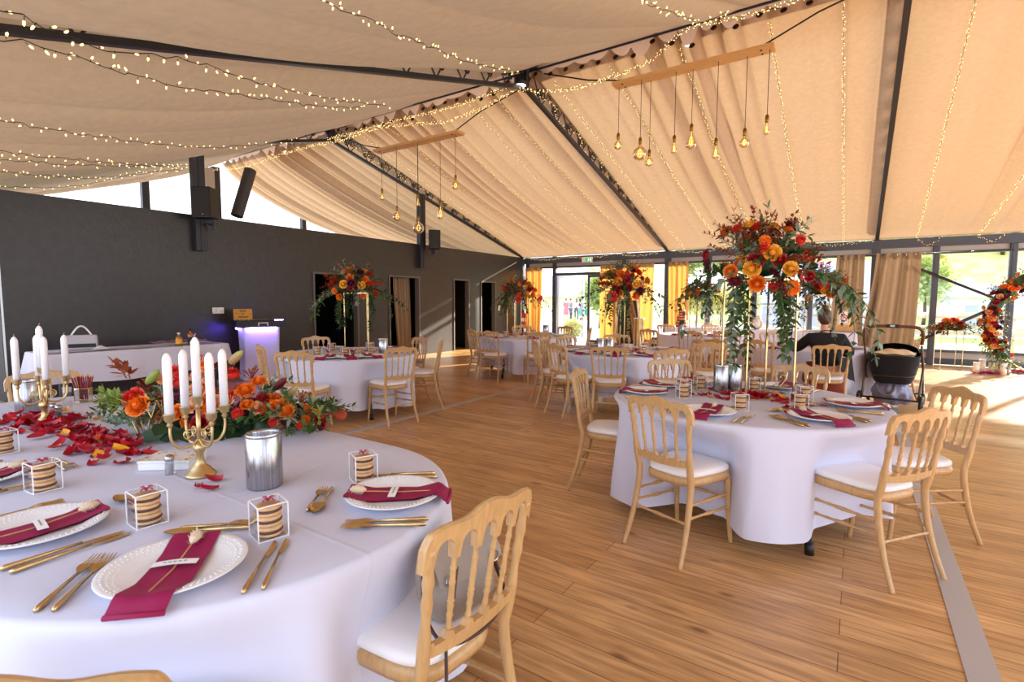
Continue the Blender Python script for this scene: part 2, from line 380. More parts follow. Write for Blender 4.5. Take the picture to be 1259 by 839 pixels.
# gable posts far beyond the black wall and the posts that stand on its line
for i,(y,w,z) in enumerate(((5.6,.16,4.5),(7.28,.2,5.0),(9.9,.14,4.4))):
    m=MB(); m.box((-14.5,y,z/2),(.14,w,z)); struct('trim_%d'%(i+40),m,M['steel_dark'])
m=MB(); m.box((-14.3,7.02,2.45),(.1,.24,4.9)); struct('trim_44',m,M['frost'])
for i,(y,z) in enumerate(((4.5,3.97),(9.99,4.2))):
    m=MB(); m.box((XW+.07,y,(2.3+z)/2),(.14,.19,z-2.3),0,None,.004); m.box((XW+.145,y,(2.3+z)/2),(.012,.03,z-2.3)); struct('trim_%d'%(i+46),m,M['steel_dark'])

# roof frame -----------------------------------------------------------------
EAVE_L=-.7
def ztop(Y): return 5.32-.283*(Y-RY) if Y>RY else 5.32-.275*(RY-Y)
def zbot(Y):
    if Y>RY: return 4.90-(Y-RY)*(4.90-2.93)/(15.0-RY)
    return 4.90-(RY-Y)*.275
def spiral(c,r0,turns,X,sgn=1,n=22,ang=0):
    pts=[]
    for k in range(n+1):
        t=k/n; r=r0*(1-.8*t); a=ang+sgn*t*turns*2*PI
        pts.append((X,c[0]+r*math.cos(a),c[1]+r*math.sin(a)))
    return pts
def truss(X,label):
    t=thing('roof_truss',label,'roof truss',(X,0,0))
    for sgn in (1,-1):
        ye=15.05 if sgn>0 else EAVE_L
        m=MB(); 
        def bar(p,q,w,h):
            a=Vector(p); b=Vector(q); d=(b-a).normalized(); u=Vector((1,0,0)); v=d.cross(u)
            vs=[e+u*i*w/2+v*j*h/2 for e in (a,b) for i,j in((-1,-1),(1,-1),(1,1),(-1,1))]
            m.add(vs,[(0,1,5,4),(1,2,6,5),(2,3,7,6),(3,0,4,7),(3,2,1,0),(4,5,6,7)],0,False)
        bar((0,RY,ztop(RY)),(0,ye,ztop(ye)),.14,.13); m.build('top_chord',M['steel_dark'],t)
        m=MB(); bar((0,RY,zbot(RY)),(0,ye,zbot(ye)),.07,.055); m.build('bottom_chord',M['steel_dark'],t)
        n=15; la=MB(); sc=MB()
        for k in range(n):
            ya=RY+(ye-RY)*k/n; yb=RY+(ye-RY)*(k+1)/n; ym=(ya+yb)/2
            la.tube([(0,ya,zbot(ya)),(0,ym,ztop(ym)-.05),(0,yb,zbot(yb))],.012,5)
            hh=(ztop(ym)-zbot(ym)); r=min(.09,hh*.28)
            if k<13:
                sc=MB(); sc.tube(spiral((ya+(yb-ya)*.12,zbot(ya)+hh*.5),r,1.5,0,sgn,20,PI/2),.012,5); sc.build('scroll',M['steel_dark'],t)
                sc=MB(); sc.tube(spiral((ya-(yb-ya)*.2,zbot(ya)+hh*.45),r*.75,1.5,0,-sgn,20,PI/2),.012,5); sc.build('scroll',M['steel_dark'],t)
        la.build('lattice',M['steel_dark'],t)
    m=MB(); m.box((0,RY,5.1),(.1,.1,.5)); m.box((0,RY,5.3),(.3,.34,.14),0,None,.02); m.build('ridge_joint',M['steel_dark'],t)
truss(-9.63,'dark lattice roof truss meeting the ceiling above the black wall')
truss(-4.65,'dark scrollwork roof truss in the middle, coming down beside the yellow curtain')
truss(.32,'dark steel roof truss at the right, coming down on the post between curtains')
m=MB(); m.box((-4.6,RY,5.30),(20.2,.1,.14)); m.tube([(-14.6,RY+.13,5.2),(5.4,RY+.13,5.2)],.018,8)
struct('beam_ridge',m,M['steel_dark'])
m=MB(); m.add([(-14.7,RY-.75,5.24),(5.4,RY-.75,5.24),(5.4,RY,5.46),(-14.7,RY,5.46),(5.4,RY+.75,5.24),(-14.7,RY+.75,5.24)]+[(-14.7,RY-.75,5.26),(5.4,RY-.75,5.26),(5.4,RY,5.48),(-14.7,RY,5.48),(5.4,RY+.75,5.26),(-14.7,RY+.75,5.26)],[(0,3,2,1),(3,5,4,2),(6,7,8,9),(9,8,10,11),(0,1,7,6),(5,11,10,4)],0,False); struct('roof_ridge',m,mat('grey_roof_membrane',srgb(150,136,134),.6))
for i,x in enumerate((-8.4,-7.2,-6.0,-4.65,-3.4,-2.2,-1.0,.32,1.5,2.7,3.9,5.3)):
    m=MB(); m.box((x,-.85,1.4),(.16 if x in(-4.65,.32,5.3) else .1,.14,2.8)); struct('trim_%d'%(i+60),m,M['alu_dark'])
m=MB(); m.box((-2.1,-.85,2.75),(15,.16,.26)); m.box((-2.1,-.85,.14),(15,.12,.28)); struct('trim_75',m,M['alu_dark'])

# ceiling drapes --------------------------------------------------------------
XB=[-14.5,-9.63,-4.65,.32,5.3]
def folds(seed,N):
    r=random.Random(seed); ph=[r.uniform(0,6.28) for _ in range(5)]
    def f(u,v):
        w=u+.02*math.sin(7*u+ph[0])+.014*math.sin(15*u+ph[1])+.004*math.sin(3*v+9*u+ph[4])
        a=1-2*abs(math.sin(PI*N*w+ph[2]))**.6; b=math.sin(2*PI*N*.43*w+ph[3]+.6*v); k=.6+.4*math.sin(2*PI*1.7*u+ph[0])
        return (a*.75+.45*b)*k
    return f
FR=[folds(3,16),folds(5,14),folds(11,15),folds(17,10)]; FL=[folds(23,12),folds(29,10),folds(31,8),folds(37,8)]
def zR(i,u,v):
    Y=7.14+v*7.86
    base=5.12+(2.97-5.12)*v+.10*(1-v)*math.exp(-min(u,1-u)/.05)
    sx=(4*u*(1-u))**.6
    if i==0: sag=.22*math.sin(PI*v)*sx+ .50*(1-u)**2.2*math.sin(PI*min(1,v**.55))
    else: sag=.23*math.sin(PI*v**.9)*(4*u*(1-u))**1.4
    A=.16*(1-v)**.9+.02+.02*math.sin(PI*v)
    edge=min(1,u/.14,(1-u)/.14)
    return base-sag+A*FR[i](u,v)*edge - (.05*math.exp(-((1-v)/.02)**2))
def zL(i,u,v):
    Y=7.24-v*7.94
    base=zbot(Y)+.15+.2*math.exp(-v/.035)
    sx=(4*u*(1-u))**.75
    sag=(.50*math.sin(PI*min(1,v**1.35))+.12*v)*sx
    if i==0: sag=sag*.75+.25*(1-u)**2.2*math.sin(PI*min(1,v**.6))
    if i==1: sag*=1.15
    A=.02*math.exp(-v/.1)+.075*min(1,v/.15)
    edge=min(1,u/.16,(1-u)/.16)
    return base-sag+A*FL[i](u,v)*edge
def yR(v): return 7.42+v*7.58
def yL(v): return 7.24-v*7.94
def surfR(X,Y):
    for i in range(4):
        if XB[i]<=X<=XB[i+1]: return zR(i,(X-XB[i])/(XB[i+1]-XB[i]),max(0,min(1,(Y-7.42)/7.58)))
    return 4
def surfL(X,Y):
    for i in range(4):
        if XB[i]<=X<=XB[i+1]: return zL(i,(X-XB[i])/(XB[i+1]-XB[i]),max(0,min(1,(7.24-Y)/7.94)))
    return 4
LR=['gathered linen ceiling drape beyond the black wall on the window side','pleated linen ceiling drape on the window slope nearest the black wall','wide pleated linen ceiling drape behind the long hanging wooden beam','linen ceiling drape at the far right beyond the right-hand truss']
LL=['sagging linen ceiling drape over the open gable beyond the black wall','deeply sagging linen ceiling drape above the black wall','large sagging linen ceiling drape overhead in front of the ridge','linen ceiling drape overhead at the right edge']
for i in range(4):
    x0,x1=XB[i],XB[i+1]
    for side in 'RL':
        z,y=(zR,yR) if side=='R' else (zL,yL)
        m=MB(); m.grid(lambda a,b:(x0+(x1-x0)*a,y(b),z(i,a,b)),220,36)
        t=thing('ceiling_drape',(LR if side=='R' else LL)[i],'drape',(0,0,0),0,'linen ceiling drapes')
        m.build('fabric',M['drape'],t)
        if side=='R' and i in (1,2):
            n=18; em=None
            for k in range(n):
                u=(k+.5)/n; X=x0+(x1-x0)*u; zz=z(i,u,.004)
                if em is None:
                    q=MB(); q.tube([(.032*math.cos(a),0,.032*math.sin(a)) for a in [2*PI*j/14 for j in range(14)]],.009,6,0,True,None,True); q.lathe([(.026,0),(.026,.002)],12,1,Matrix.Rotation(PI/2,4,'X'))
                    em=q.mesh('eyelet',[mat('bronze_eyelet',srgb(96,66,44),.4,.8),M['black']])
                e=link('eyelet',em,t,(X,7.40,zz-.04)); e.rotation_euler=(math.radians(-20),0,0)

# curtains on the window wall ---------------------------------------------------
def curtain(label,x0,x1,xb0,xb1,n,amp=.05,zt=2.57,zb=.04,y=YW-.2,eye=0,ax='y',curve=0,seed=1,thick=False):
    r=random.Random(seed); ph=r.uniform(0,6); 
    def fn(a,b):
        k=b**1.4; xl=x0+(xb0-x0)*k; xr=x1+(xb1-x1)*k
        w=a+.02*math.sin(11*a+ph)+.015*math.sin(5*a+3*b+ph)
        x=xl+(xr-xl)*a+curve*math.sin(PI*b)*.1
        d=amp*math.sin(2*PI*n*w+ph)*(.75+.35*b)+amp*.5*math.sin(2*PI*n*.47*w+2*b)
        z=zt+(zb-zt)*b
        return (x,y+d,z) if ax=='y' else (y+d,x,z)
    m=MB(); m.grid(fn,int(n*12),26)
    t=thing('curtain',label,'curtain'); m.build('fabric',M['curtain_unlit'] if thick else M['curtain'],t)  # thick picks the cloth copy with the weaker sun glow
    if eye:
        for k in range(eye):
            a=(k+.5)/eye; p=fn(a,.025)
            q=MB(); q.tube([(p[0]+.028*math.cos(s),p[1]-.012,p[2]+.028*math.sin(s)) for s in [2*PI*j/12 for j in range(12)]],.008,5,0,True,None,True); q.build('eyelet',M['steel'],t)
curtain('narrow yellow-lit curtain in the corner by the black wall',-9.46,-8.8,-9.46,-8.85,5,.05,eye=4,seed=2)
curtain('wide flat yellow-lit curtain beside the glass door',-6.72,-5.0,-6.72,-5.05,8,.022,2.55,eye=10,seed=3)
curtain('yellowish curtain just right of the middle post',-4.6,-4.02,-4.55,-3.98,4,.055,2.57,eye=3,seed=4)
curtain('beige curtain hanging left of the right-hand post',-.47,.1,-.62,.14,4,.07,2.56,eye=4,seed=5,thick=True)
curtain('broad beige curtain gathered right of the right-hand post, behind the pram',.32,1.16,.02,1.1,4,.085,2.58,eye=5,seed=6,thick=True)
curtain('striped beige curtain inside the opening of the black wall',9.35,9.95,9.5,9.95,6,.035,2.04,.03,XW-.35,0,'x',seed=8,thick=True)
m=MB(); m.tube([(-9.5,YW-.16,2.545),(2.7,YW-.16,2.545)],.012,8); struct('trim_50',m,M['steel_dark'])
# ------------------------------------------------------------------ things on the walls and under the ridge
def speaker(label,loc,rz,s):
    t=thing('loudspeaker',label,'loudspeaker',loc,rz,None); w,h,d=.3*s,.5*s,.28*s
    m=MB(); m.box((0,0,0),(w,d,h),0,None,.015); m.build('cabinet',M['black'],t)
    m=MB(); m.box((0,-d/2-.006,0),(w*.92,.012,h*.94),0,None,.006); m.build('grille',mat('speaker_grille',srgb(34,31,30),.6,bump=.4,bscale=400),t)
    m=MB(); m.lathe([(.014,0),(.014,.006)],10,0,Matrix.Translation((w*.1,-d/2-.012,-h*.4))@Matrix.Rotation(PI/2,4,'X')); m.build('badge',M['steel'],t)
    m=MB(); m.tube([(0,0,-h/2),(0,0,-h/2-.08),(-.02,.2,-h/2-.08)],.018,8); m.box((-.02,.2,-h/2-.06),(.1,.03,.24),0,None,.006); m.build('bracket',M['steel_dark'],t)
p=Gx(252,250,XW+.35); speaker('black loudspeaker on the left post, above the white buffet table',p,math.radians(38),1.02)
p=Gx(534,295,XW+.35); speaker('black loudspeaker high on the wall right of the grey post',p,math.radians(48),.98)
m=MB(); a=Gx(291,266,XW-.3); b=Gx(308,209,XW-.3); n=90
m.tube([a+(b-a)*(k/n) for k in range(n+1)],[.105+(.008 if k%2 else 0) for k in range(n+1)],14)
t=thing('ventilation_duct','grey corrugated duct slanting up from the black wall top','duct'); m.build('hose',mat('grey_duct',srgb(72,66,66),.5),t)
m=MB(); q=Gx(268,382,XW); m.box((XW+.008,q.y,q.z),(.016,.2,.11),0,None,.005)
t=thing('wall_switch','white double switch plate on the black wall above the buffet','switch'); m.build('plate',M['card'],t)
m=MB()
for s in(-.05,.05): m.box((XW+.019,q.y+s,q.z),(.008,.06,.07),0,None,.003)
m.build('rocker',M['white_frame'],t)
q=Gx(613.5,379,XW); m=MB(); m.box((XW+.008,q.y,q.z),(.016,.1,.16),0,None,.004); t=thing('light_switch','small white switch by the corner, left of the narrow curtain','switch'); m.build('plate',M['card'],t)
m=MB(); m.box((XW+.02,q.y,q.z+.03),(.01,.05,.05),0,None,.003); m.build('rocker',M['white_frame'],t)
# exit sign
q=Gy(722,319.5,YW-.2); t=thing('exit_sign','small white and green exit sign above the glass door','sign',(q.x,YW-.2,q.z))
m=MB(); m.box((0,0,0),(.36,.05,.17),0,None,.008); m.build('housing',M['card'],t)
m=MB(); m.box((.05,-.028,0),(.2,.006,.12)); m.build('green_panel',mat('green_exit_panel',srgb(40,150,90),.4,emit=srgb(60,190,110),estr=.6),t)
m=MB(); m.ball((.06,-.033,.035),(.012,.004,.012),8,5)
for pts in (((.058,.02),(.05,-.01),(.03,-.04)),((.05,-.01),(.07,-.02),(.068,-.045)),((.058,.018),(.085,.005)),((.055,.015),(.03,.005))):
    m.tube([(x,-.033,z) for x,z in pts],.006,5)
m.box((.125,-.033,0),(.03,.004,.09)); m.build('pictogram',mat('white_pictogram',srgb(250,250,250),.5,emit=(1,1,1,1),estr=.5),t)
# fire extinguisher
q=Gx(646.5,409,XW+.35); bx,by=-9.3,14.55
t=thing('fire_extinguisher','red fire extinguisher in the corner below the narrow curtain','fire extinguisher',(bx,by,.55))
m=MB(); m.lathe([(.075,0),(.085,.02),(.085,.42),(.07,.48),(.03,.52)],16); m.build('cylinder',mat('red_paint',srgb(200,30,36),.3),t)
m=MB(); m.tube([(0,0,.52),(0,0,.57),(-.06,0,.6)],.02,8); m.tube([(0,0,.55),(.08,-.05,.5),(.1,-.06,.3),(.09,-.07,.15)],.012,8); m.build('valve_and_hose',M['black'],t)
m=MB(); m.lathe([(.088,.2),(.088,.32)],16,0,cap=False); m.build('label_band',M['card'],t)
m=MB(); m.box((-.02,.0,-.02),(.2,.2,.03)); m.tube([(-.02,0,-.03),(-.02,0,-.55)],.02,8); m.lathe([(.13,-.55),(.13,-.535)],16); m.build('floor_stand',M['steel_dark'],t)

# spotlight at the ridge joint
t=thing('spotlight','small black spotlight at the ridge joint of the middle truss','lamp',(-4.62,7.12,4.93))
m=MB(); m.lathe([(.05,.1),(.09,.06),(.1,-.05),(.09,-.06)],16); m.tube([(-.11,0,0),(-.11,0,.16),(.11,0,.16),(.11,0,0)],.012,6); m.build('housing',M['black'],t)
m=MB(); m.lathe([(0.001,-.062),(.085,-.062)],16,0,cap=False); m.build('lens',mat('lamp_lens',(1,1,1,1),.2,emit=(1,.93,.85,1),estr=3),t)

# hanging wooden beams with pendant bulbs
M['pine']=mat('raw_pine',srgb(236,180,108),.6,noise=.25,nscale=10,stretch=(1.5,14,14))
M['brass']=mat('aged_brass',srgb(150,112,50),.35,1.0)
def bulb_mesh(kind,r):
    m=MB()
    if kind=='globe': pr=[(.014,0),(.016,-.02),(r*.55,-.02-r*.32),(r*.92,-.02-r*.75),(r,-.02-r*1.15),(r*.9,-.02-r*1.62),(r*.55,-.02-r*2.0),(.001,-.02-r*2.12)]
    elif kind=='drop': pr=[(.014,0),(.016,-.025),(r*.35,-.03-r*.6),(r*.7,-.03-r*1.35),(r,-.03-r*2.0),(r*.97,-.03-r*2.4),(r*.6,-.03-r*2.8),(.001,-.03-r*2.95)]
    else: pr=[(.014,0),(.02,-.02),(r*.8,-.05),(r,-.09),(r,-.09-r*2.2),(r*.8,-.1-r*2.7),(.001,-.1-r*2.9)]
    m.lathe(pr,18); h=-pr[-1][1]
    f=MB(); f.tube([(0,0,-.01),(0,0,-h*.35)],.003,5)
    for a in range(4):
        c=math.cos(a*PI/2); s=math.sin(a*PI/2); f.tube([(0,0,-h*.3),(c*r*.32,s*r*.32,-h*.42),(c*r*.3,s*r*.3,-h*.72),(0,0,-h*.8)],.0035,5)
    return m,f
def hang_beam(label,xa,xb,z,pend,word):
    t=thing('hanging_beam',label,'hanging beam',((xa+xb)/2,RY,z)); w=xb-xa
    m=MB(); m.box((0,0,0),(w,.2,.05),0,None,.006); m.build('plank',M['pine'],t)
    m=MB()
    for s in (-1,1): 
        for y in(-.06,.06): m.ball((s*w*.43,y,-.026),.014,8,5)
    m.build('bolt',M['black'],t)
    m=MB(); xl,xr=-w/2*.86,w/2*.86
    pts=[(-2.3,.1,.5),(-1.5,.05,.2),(xl,0,.045)]+[(xl+(xr-xl)*k/8,.0,.04+.012*math.sin(k*2)) for k in range(1,8)]+[(xr,0,.045),(1.5,.05,.3),(2.3,.1,.52)]
    m.tube(pts,.011,6); m.build('suspension_cable',M['black_cable'],t)
    for i,(px,ptop,pbot,kind,r,look) in enumerate(pend):
        X=xa+(xb-xa)*px; zt=z-.025; 
        b=thing('pendant_bulb',look,'pendant lamp',(X,RY+(-.03 if i%2 else .03),zt),0,word)
        L=ptop
        c=MB(); c.tube([(0,0,0),(0,0,-L)],.004,6); c.build('cord',M['black_cable'],b)
        s=MB(); s.lathe([(.008,-L+.015),(.02,-L),(.024,-L-.02),(.022,-L-.075),(.016,-L-.085)],12); s.build('socket',M['brass'],b)
        g,f=bulb_mesh(kind,r); o=g.build('bulb',M['amber'],b,(0,0,-L-.08)); f.build('filament',M['filament'],o)
    return t
# pendant lists: place along plank, cord length, -, bulb shape, radius, label
hang_beam('long wooden beam hanging under the right-hand ridge with eight pendant bulbs',-3.1,-.99,4.585,[
 (.03,.66,0,'globe',.06,'small round amber bulb hanging from the left end of the long beam'),
 (.20,.80,0,'globe',.1,'largest round amber bulb under the long beam, second from its left end'),
 (.255,.97,0,'globe',.06,'small amber bulb hanging right against the largest round bulb'),
 (.43,.85,0,'drop',.045,'slim amber drop bulb under the middle of the long beam'),
 (.53,.72,0,'drop',.075,'large teardrop amber bulb under the middle of the long beam'),
 (.69,.98,0,'drop',.052,'amber drop bulb hanging lowest on the right half of the long beam'),
 (.85,.90,0,'globe',.065,'amber bulb second from the right end of the long beam'),
 (.975,.80,0,'drop',.042,'smallest amber bulb at the right end of the long beam')],'bulbs under the long hanging beam')
hang_beam('short wooden beam hanging near the black wall with amber pendant bulbs',-8.19,-5.99,4.43,[
 (.05,.72,0,'globe',.055,'small round amber bulb at the left end of the short beam'),
 (.27,1.12,0,'globe',.085,'large round amber bulb second from the left on the short beam'),
 (.50,.92,0,'drop',.045,'slim amber bulb in the middle of the short beam'),
 (.53,1.36,0,'globe',.105,'lowest and largest round amber bulb, in front of the grey post'),
 (.76,1.12,0,'tube',.052,'cylindrical amber bulb fourth along the short beam'),
 (.95,.72,0,'globe',.07,'round amber bulb at the right end of the short beam')],'bulbs under the short hanging beam')

# string lights ------------------------------------------------------------------
def bulb_unit():
    m=MB(); m.tube([(0,0,0),(0,0,-.022)],.0022,4,0); m.lathe([(.004,-.02),(.0062,-.026),(.006,-.038),(.001,-.046)],7,1); return m
BU=bulb_unit().mesh('bulb',[M['black_cable'],M['fairy']])
def resample(pts,step):
    pts=[Vector(p) for p in pts]; out=[pts[0]]; acc=0
    for a,b in zip(pts,pts[1:]):
        L=(b-a).length; d=step-acc
        while d<=L: out.append(a+(b-a)*(d/L)); d+=step
        acc=(acc+L)%step
    return out
def smooth(pts,n=6):
    pts=[Vector(p) for p in pts]; out=[]
    P=[pts[0]]+pts+[pts[-1]]
    for i in range(1,len(P)-2):
        for k in range(n):
            t=k/n; a,b,c,d=P[i-1],P[i],P[i+1],P[i+2]
            out.append(.5*((2*b)+(c-a)*t+(2*a-5*b+4*c-d)*t*t+(3*b-a-3*c+d)*t**3))
    out.append(pts[-1]); return out
def string_light(label,pts,step=.1,parts=0,jit=.012,big=.65,group=None):
    pts=smooth(pts); t=thing('string_light',label,'string lights',(0,0,0),0,group)
    r=random.Random(len(label)*13+int(pts[0].x*100))
    w=resample(pts,.07); w=[p+Vector((r.uniform(-jit,jit),r.uniform(-jit,jit),r.uniform(-jit,jit))) for p in w]
    if len(w)<2: return
    m=MB(); m.tube(w,.003*max(.7,big),4,0,False); m.build('wire',M['black_cable'],t)
    bs=resample(pts,step); order=sorted(range(len(bs)),key=lambda k:(bs[k]-CAM).length)
    near=set(order[:min(parts,100)]) if parts else set()
    rest=MB()
    for k,p in enumerate(bs):
        R=Matrix.Rotation(r.uniform(-1.2,1.2),4,'X')@Matrix.Rotation(r.uniform(-1.2,1.2),4,'Y')
        if r.random()<.45: R=R@Matrix.Rotation(PI,4,'X')
        if k in near:
            o=link('bulb',BU,t,p); o.rotation_euler=R.to_euler(); o.scale=(big,)*3
        else:
            q=Matrix.Translation(p)@R@Matrix.Scale(big,4)
            rest.add([v.co for v in BU.vertices],[list(f.vertices) for f in BU.polygons],0,True,q)
            for f in range(len(BU.polygons)): rest.m[-len(BU.polygons)+f]=BU.polygons[f].material_index
    if rest.v: o=rest.build('bulbs',[M['black_cable'],M['fairy']],t); o['kind']='stuff'
def onL(px,py,drop=.05):
    """point under the left slope drape seen along a pixel ray"""
    d=ray(px,py); t=1.0; last=None
    for k in range(1500):
        t=.8+k*.02; q=CAM+d*t
        if q.y>7.3 or q.x<-14.4: break
        if q.z>min(surfL(q.x,q.y)-drop,zbot(q.y)-.55): return q
    return CAM+d*t
def Ls(*pp): return [onL(x,y) for x,y in pp]
GL='string lights under the overhead drapes'
string_light('fairy-light string across the upper left, dangling in front of the dark truss rod',Ls((-20,8),(25,18),(60,35),(120,58),(165,66),(210,71),(250,80),(330,105),(390,118),(430,125),(480,131)),.075,100,big=.8,group=GL)
string_light('fairy-light string just under the dark truss rod at upper left',Ls((-20,44),(20,50),(60,60),(130,82),(190,100),(260,112),(330,122),(400,131),(450,132)),.075,100,big=.8,group=GL)
string_light('fairy-light string drooping across the middle of the left drape',Ls((-20,145),(20,152),(65,160),(120,168),(190,177),(260,181),(330,177),(370,170)),.085,100,big=.8,group=GL)
string_light('uppermost of the lights just over the black wall at left',Ls((-20,185),(30,190),(60,194),(110,198),(170,203),(228,205)),.1,100,big=.85,group=GL)
string_light('second string of lights over the black wall, under the uppermost',Ls((-20,196),(40,199),(90,203),(150,204),(230,203)),.1,100,big=.85,group=GL)
string_light('third string of lights over the black wall',Ls((-20,208),(30,214),(60,216),(110,219),(170,214),(228,207)),.1,100,big=.85,group=GL)
q=[Gx(x,y,XW+.4) for x,y in ((-15,230),(20,230),(60,231),(100,228),(130,222),(170,213),(225,208))]
string_light('lowest string of lights, hanging in front of the top of the black wall',q,.09,100,big=.85,group=GL)
string_light('fairy-light string at top centre, descending to the ridge joint',Ls((385,-6),(420,10),(455,26),(490,43),(530,58),(570,74),(610,84),(635,90)),.05,100,big=.65,group=GL)
string_light('fairy-light string at the top edge, bunching at the ridge above the long beam',Ls((780,-10),(800,5),(830,17),(850,24),(870,26),(900,10)),.04,100,big=.65,group=GL)
# garland along the ridge
def rp(x,dy,z): return (x,RY+dy,z)
string_light('fairy lights wound along the ridge between the middle and right trusses',[rp(-4.6,-.25,4.78),rp(-3.9,-.2,4.62),rp(-3.1,-.22,4.62),rp(-2.5,-.2,4.72),rp(-2.0,-.22,4.98),rp(-1.2,-.2,4.95),rp(-.3,-.2,5.0)],.018,0,.03,.75,group='lights along the ridge')
string_light('fairy lights wound along the ridge between the black wall and middle truss',[rp(-9.6,-.3,4.72),rp(-8.8,-.25,4.74),rp(-8.0,-.2,4.8),rp(-7.2,-.22,4.72),rp(-6.2,-.2,4.6),rp(-5.4,-.2,4.66),rp(-4.7,-.25,4.78)],.02,0,.03,.75,group='lights along the ridge')
string_light('second loop of fairy lights along the ridge left of the middle truss',[rp(-9.6,-.1,4.9),rp(-8.6,-.15,4.86),rp(-7.5,-.15,4.88),rp(-6.6,-.15,4.84),rp(-5.6,-.15,4.86),rp(-4.7,-.15,4.94)],.022,0,.03,.75,group='lights along the ridge')
string_light('fairy lights along the gable end of the ridge beyond the black wall',[rp(-14.2,-.2,4.85),rp(-12.8,-.15,4.75),rp(-11.3,-.15,4.8),rp(-9.7,-.2,4.8)],.022,0,.04,.7,group='lights along the ridge')
# runs down the window slope
def Rs(xa,xb,drop=.06,loop=0,n=16):
    pts=[]
    for k in range(n+1):
        v=.02+.965*k/n; X=xa+(xb-xa)*v; Y=yR(v); pts.append((X,Y,surfR(X,Y)-drop-.03*math.sin(PI*v)))
    if loop: pts+= [(xb+.12*loop,14.95,2.82),(xb+.4*loop,14.95,2.72),(xb+.75*loop,14.96,2.9)]
    return pts
runs=[(-8.9,-8.9,'slope string light nearest the black wall'),(-8.1,-7.6,'slope string light crossing left of the short beam'),(-6.95,-6.6,'slope string light behind the short beam right of its middle'),(-6.0,-6.1,'slope string light just right of the short beam'),(-5.4,-5.3,'slope string light close left of the middle truss'),
 (-4.25,-4.1,'slope string light close right of the middle truss'),(-3.3,-3.0,'slope string light behind the left end of the long beam'),(-2.25,-2.1,'slope string light behind the middle of the long beam'),(-1.1,-1.15,'slope string light by the right end of the long beam'),(-.3,-.35,'slope string light left of the right-hand truss'),
 (.95,1.05,'slope string light right of the right-hand truss'),(2.2,2.1,'slope string light second right of the right-hand truss')]
for a,b,l in runs:
    string_light(l,Rs(a,b,.07,.6 if a>.3 else 0),.034 if a>-5 else .05,0,.012,.62,'string lights running down the window slope')
def tr(X,l):
    pts=[(X+.09*(1 if k%2 else -1),RY+.3+k*.5,zbot(RY+.3+k*.5)+.16) for k in range(16)]
    string_light(l,pts,.045,0,.03,.75,'lights wound on the trusses')
tr(-9.63,'fairy lights wound on the truss above the black wall'); tr(-4.65,'fairy lights wound on the middle truss')
string_light('fairy lights along the eave beam left of the middle post',[(-9.4+.45*k,YW-.2,2.9-.1*abs(math.sin(k*.9))) for k in range(11)],.03,0,.02,.7,'lights along the eave')
string_light('fairy lights along the eave beam between the two big posts',[(-4.5+.4*k,YW-.2,2.9-.08*abs(math.sin(k*.8))) for k in range(13)],.035,0,.02,.7,'lights along the eave')
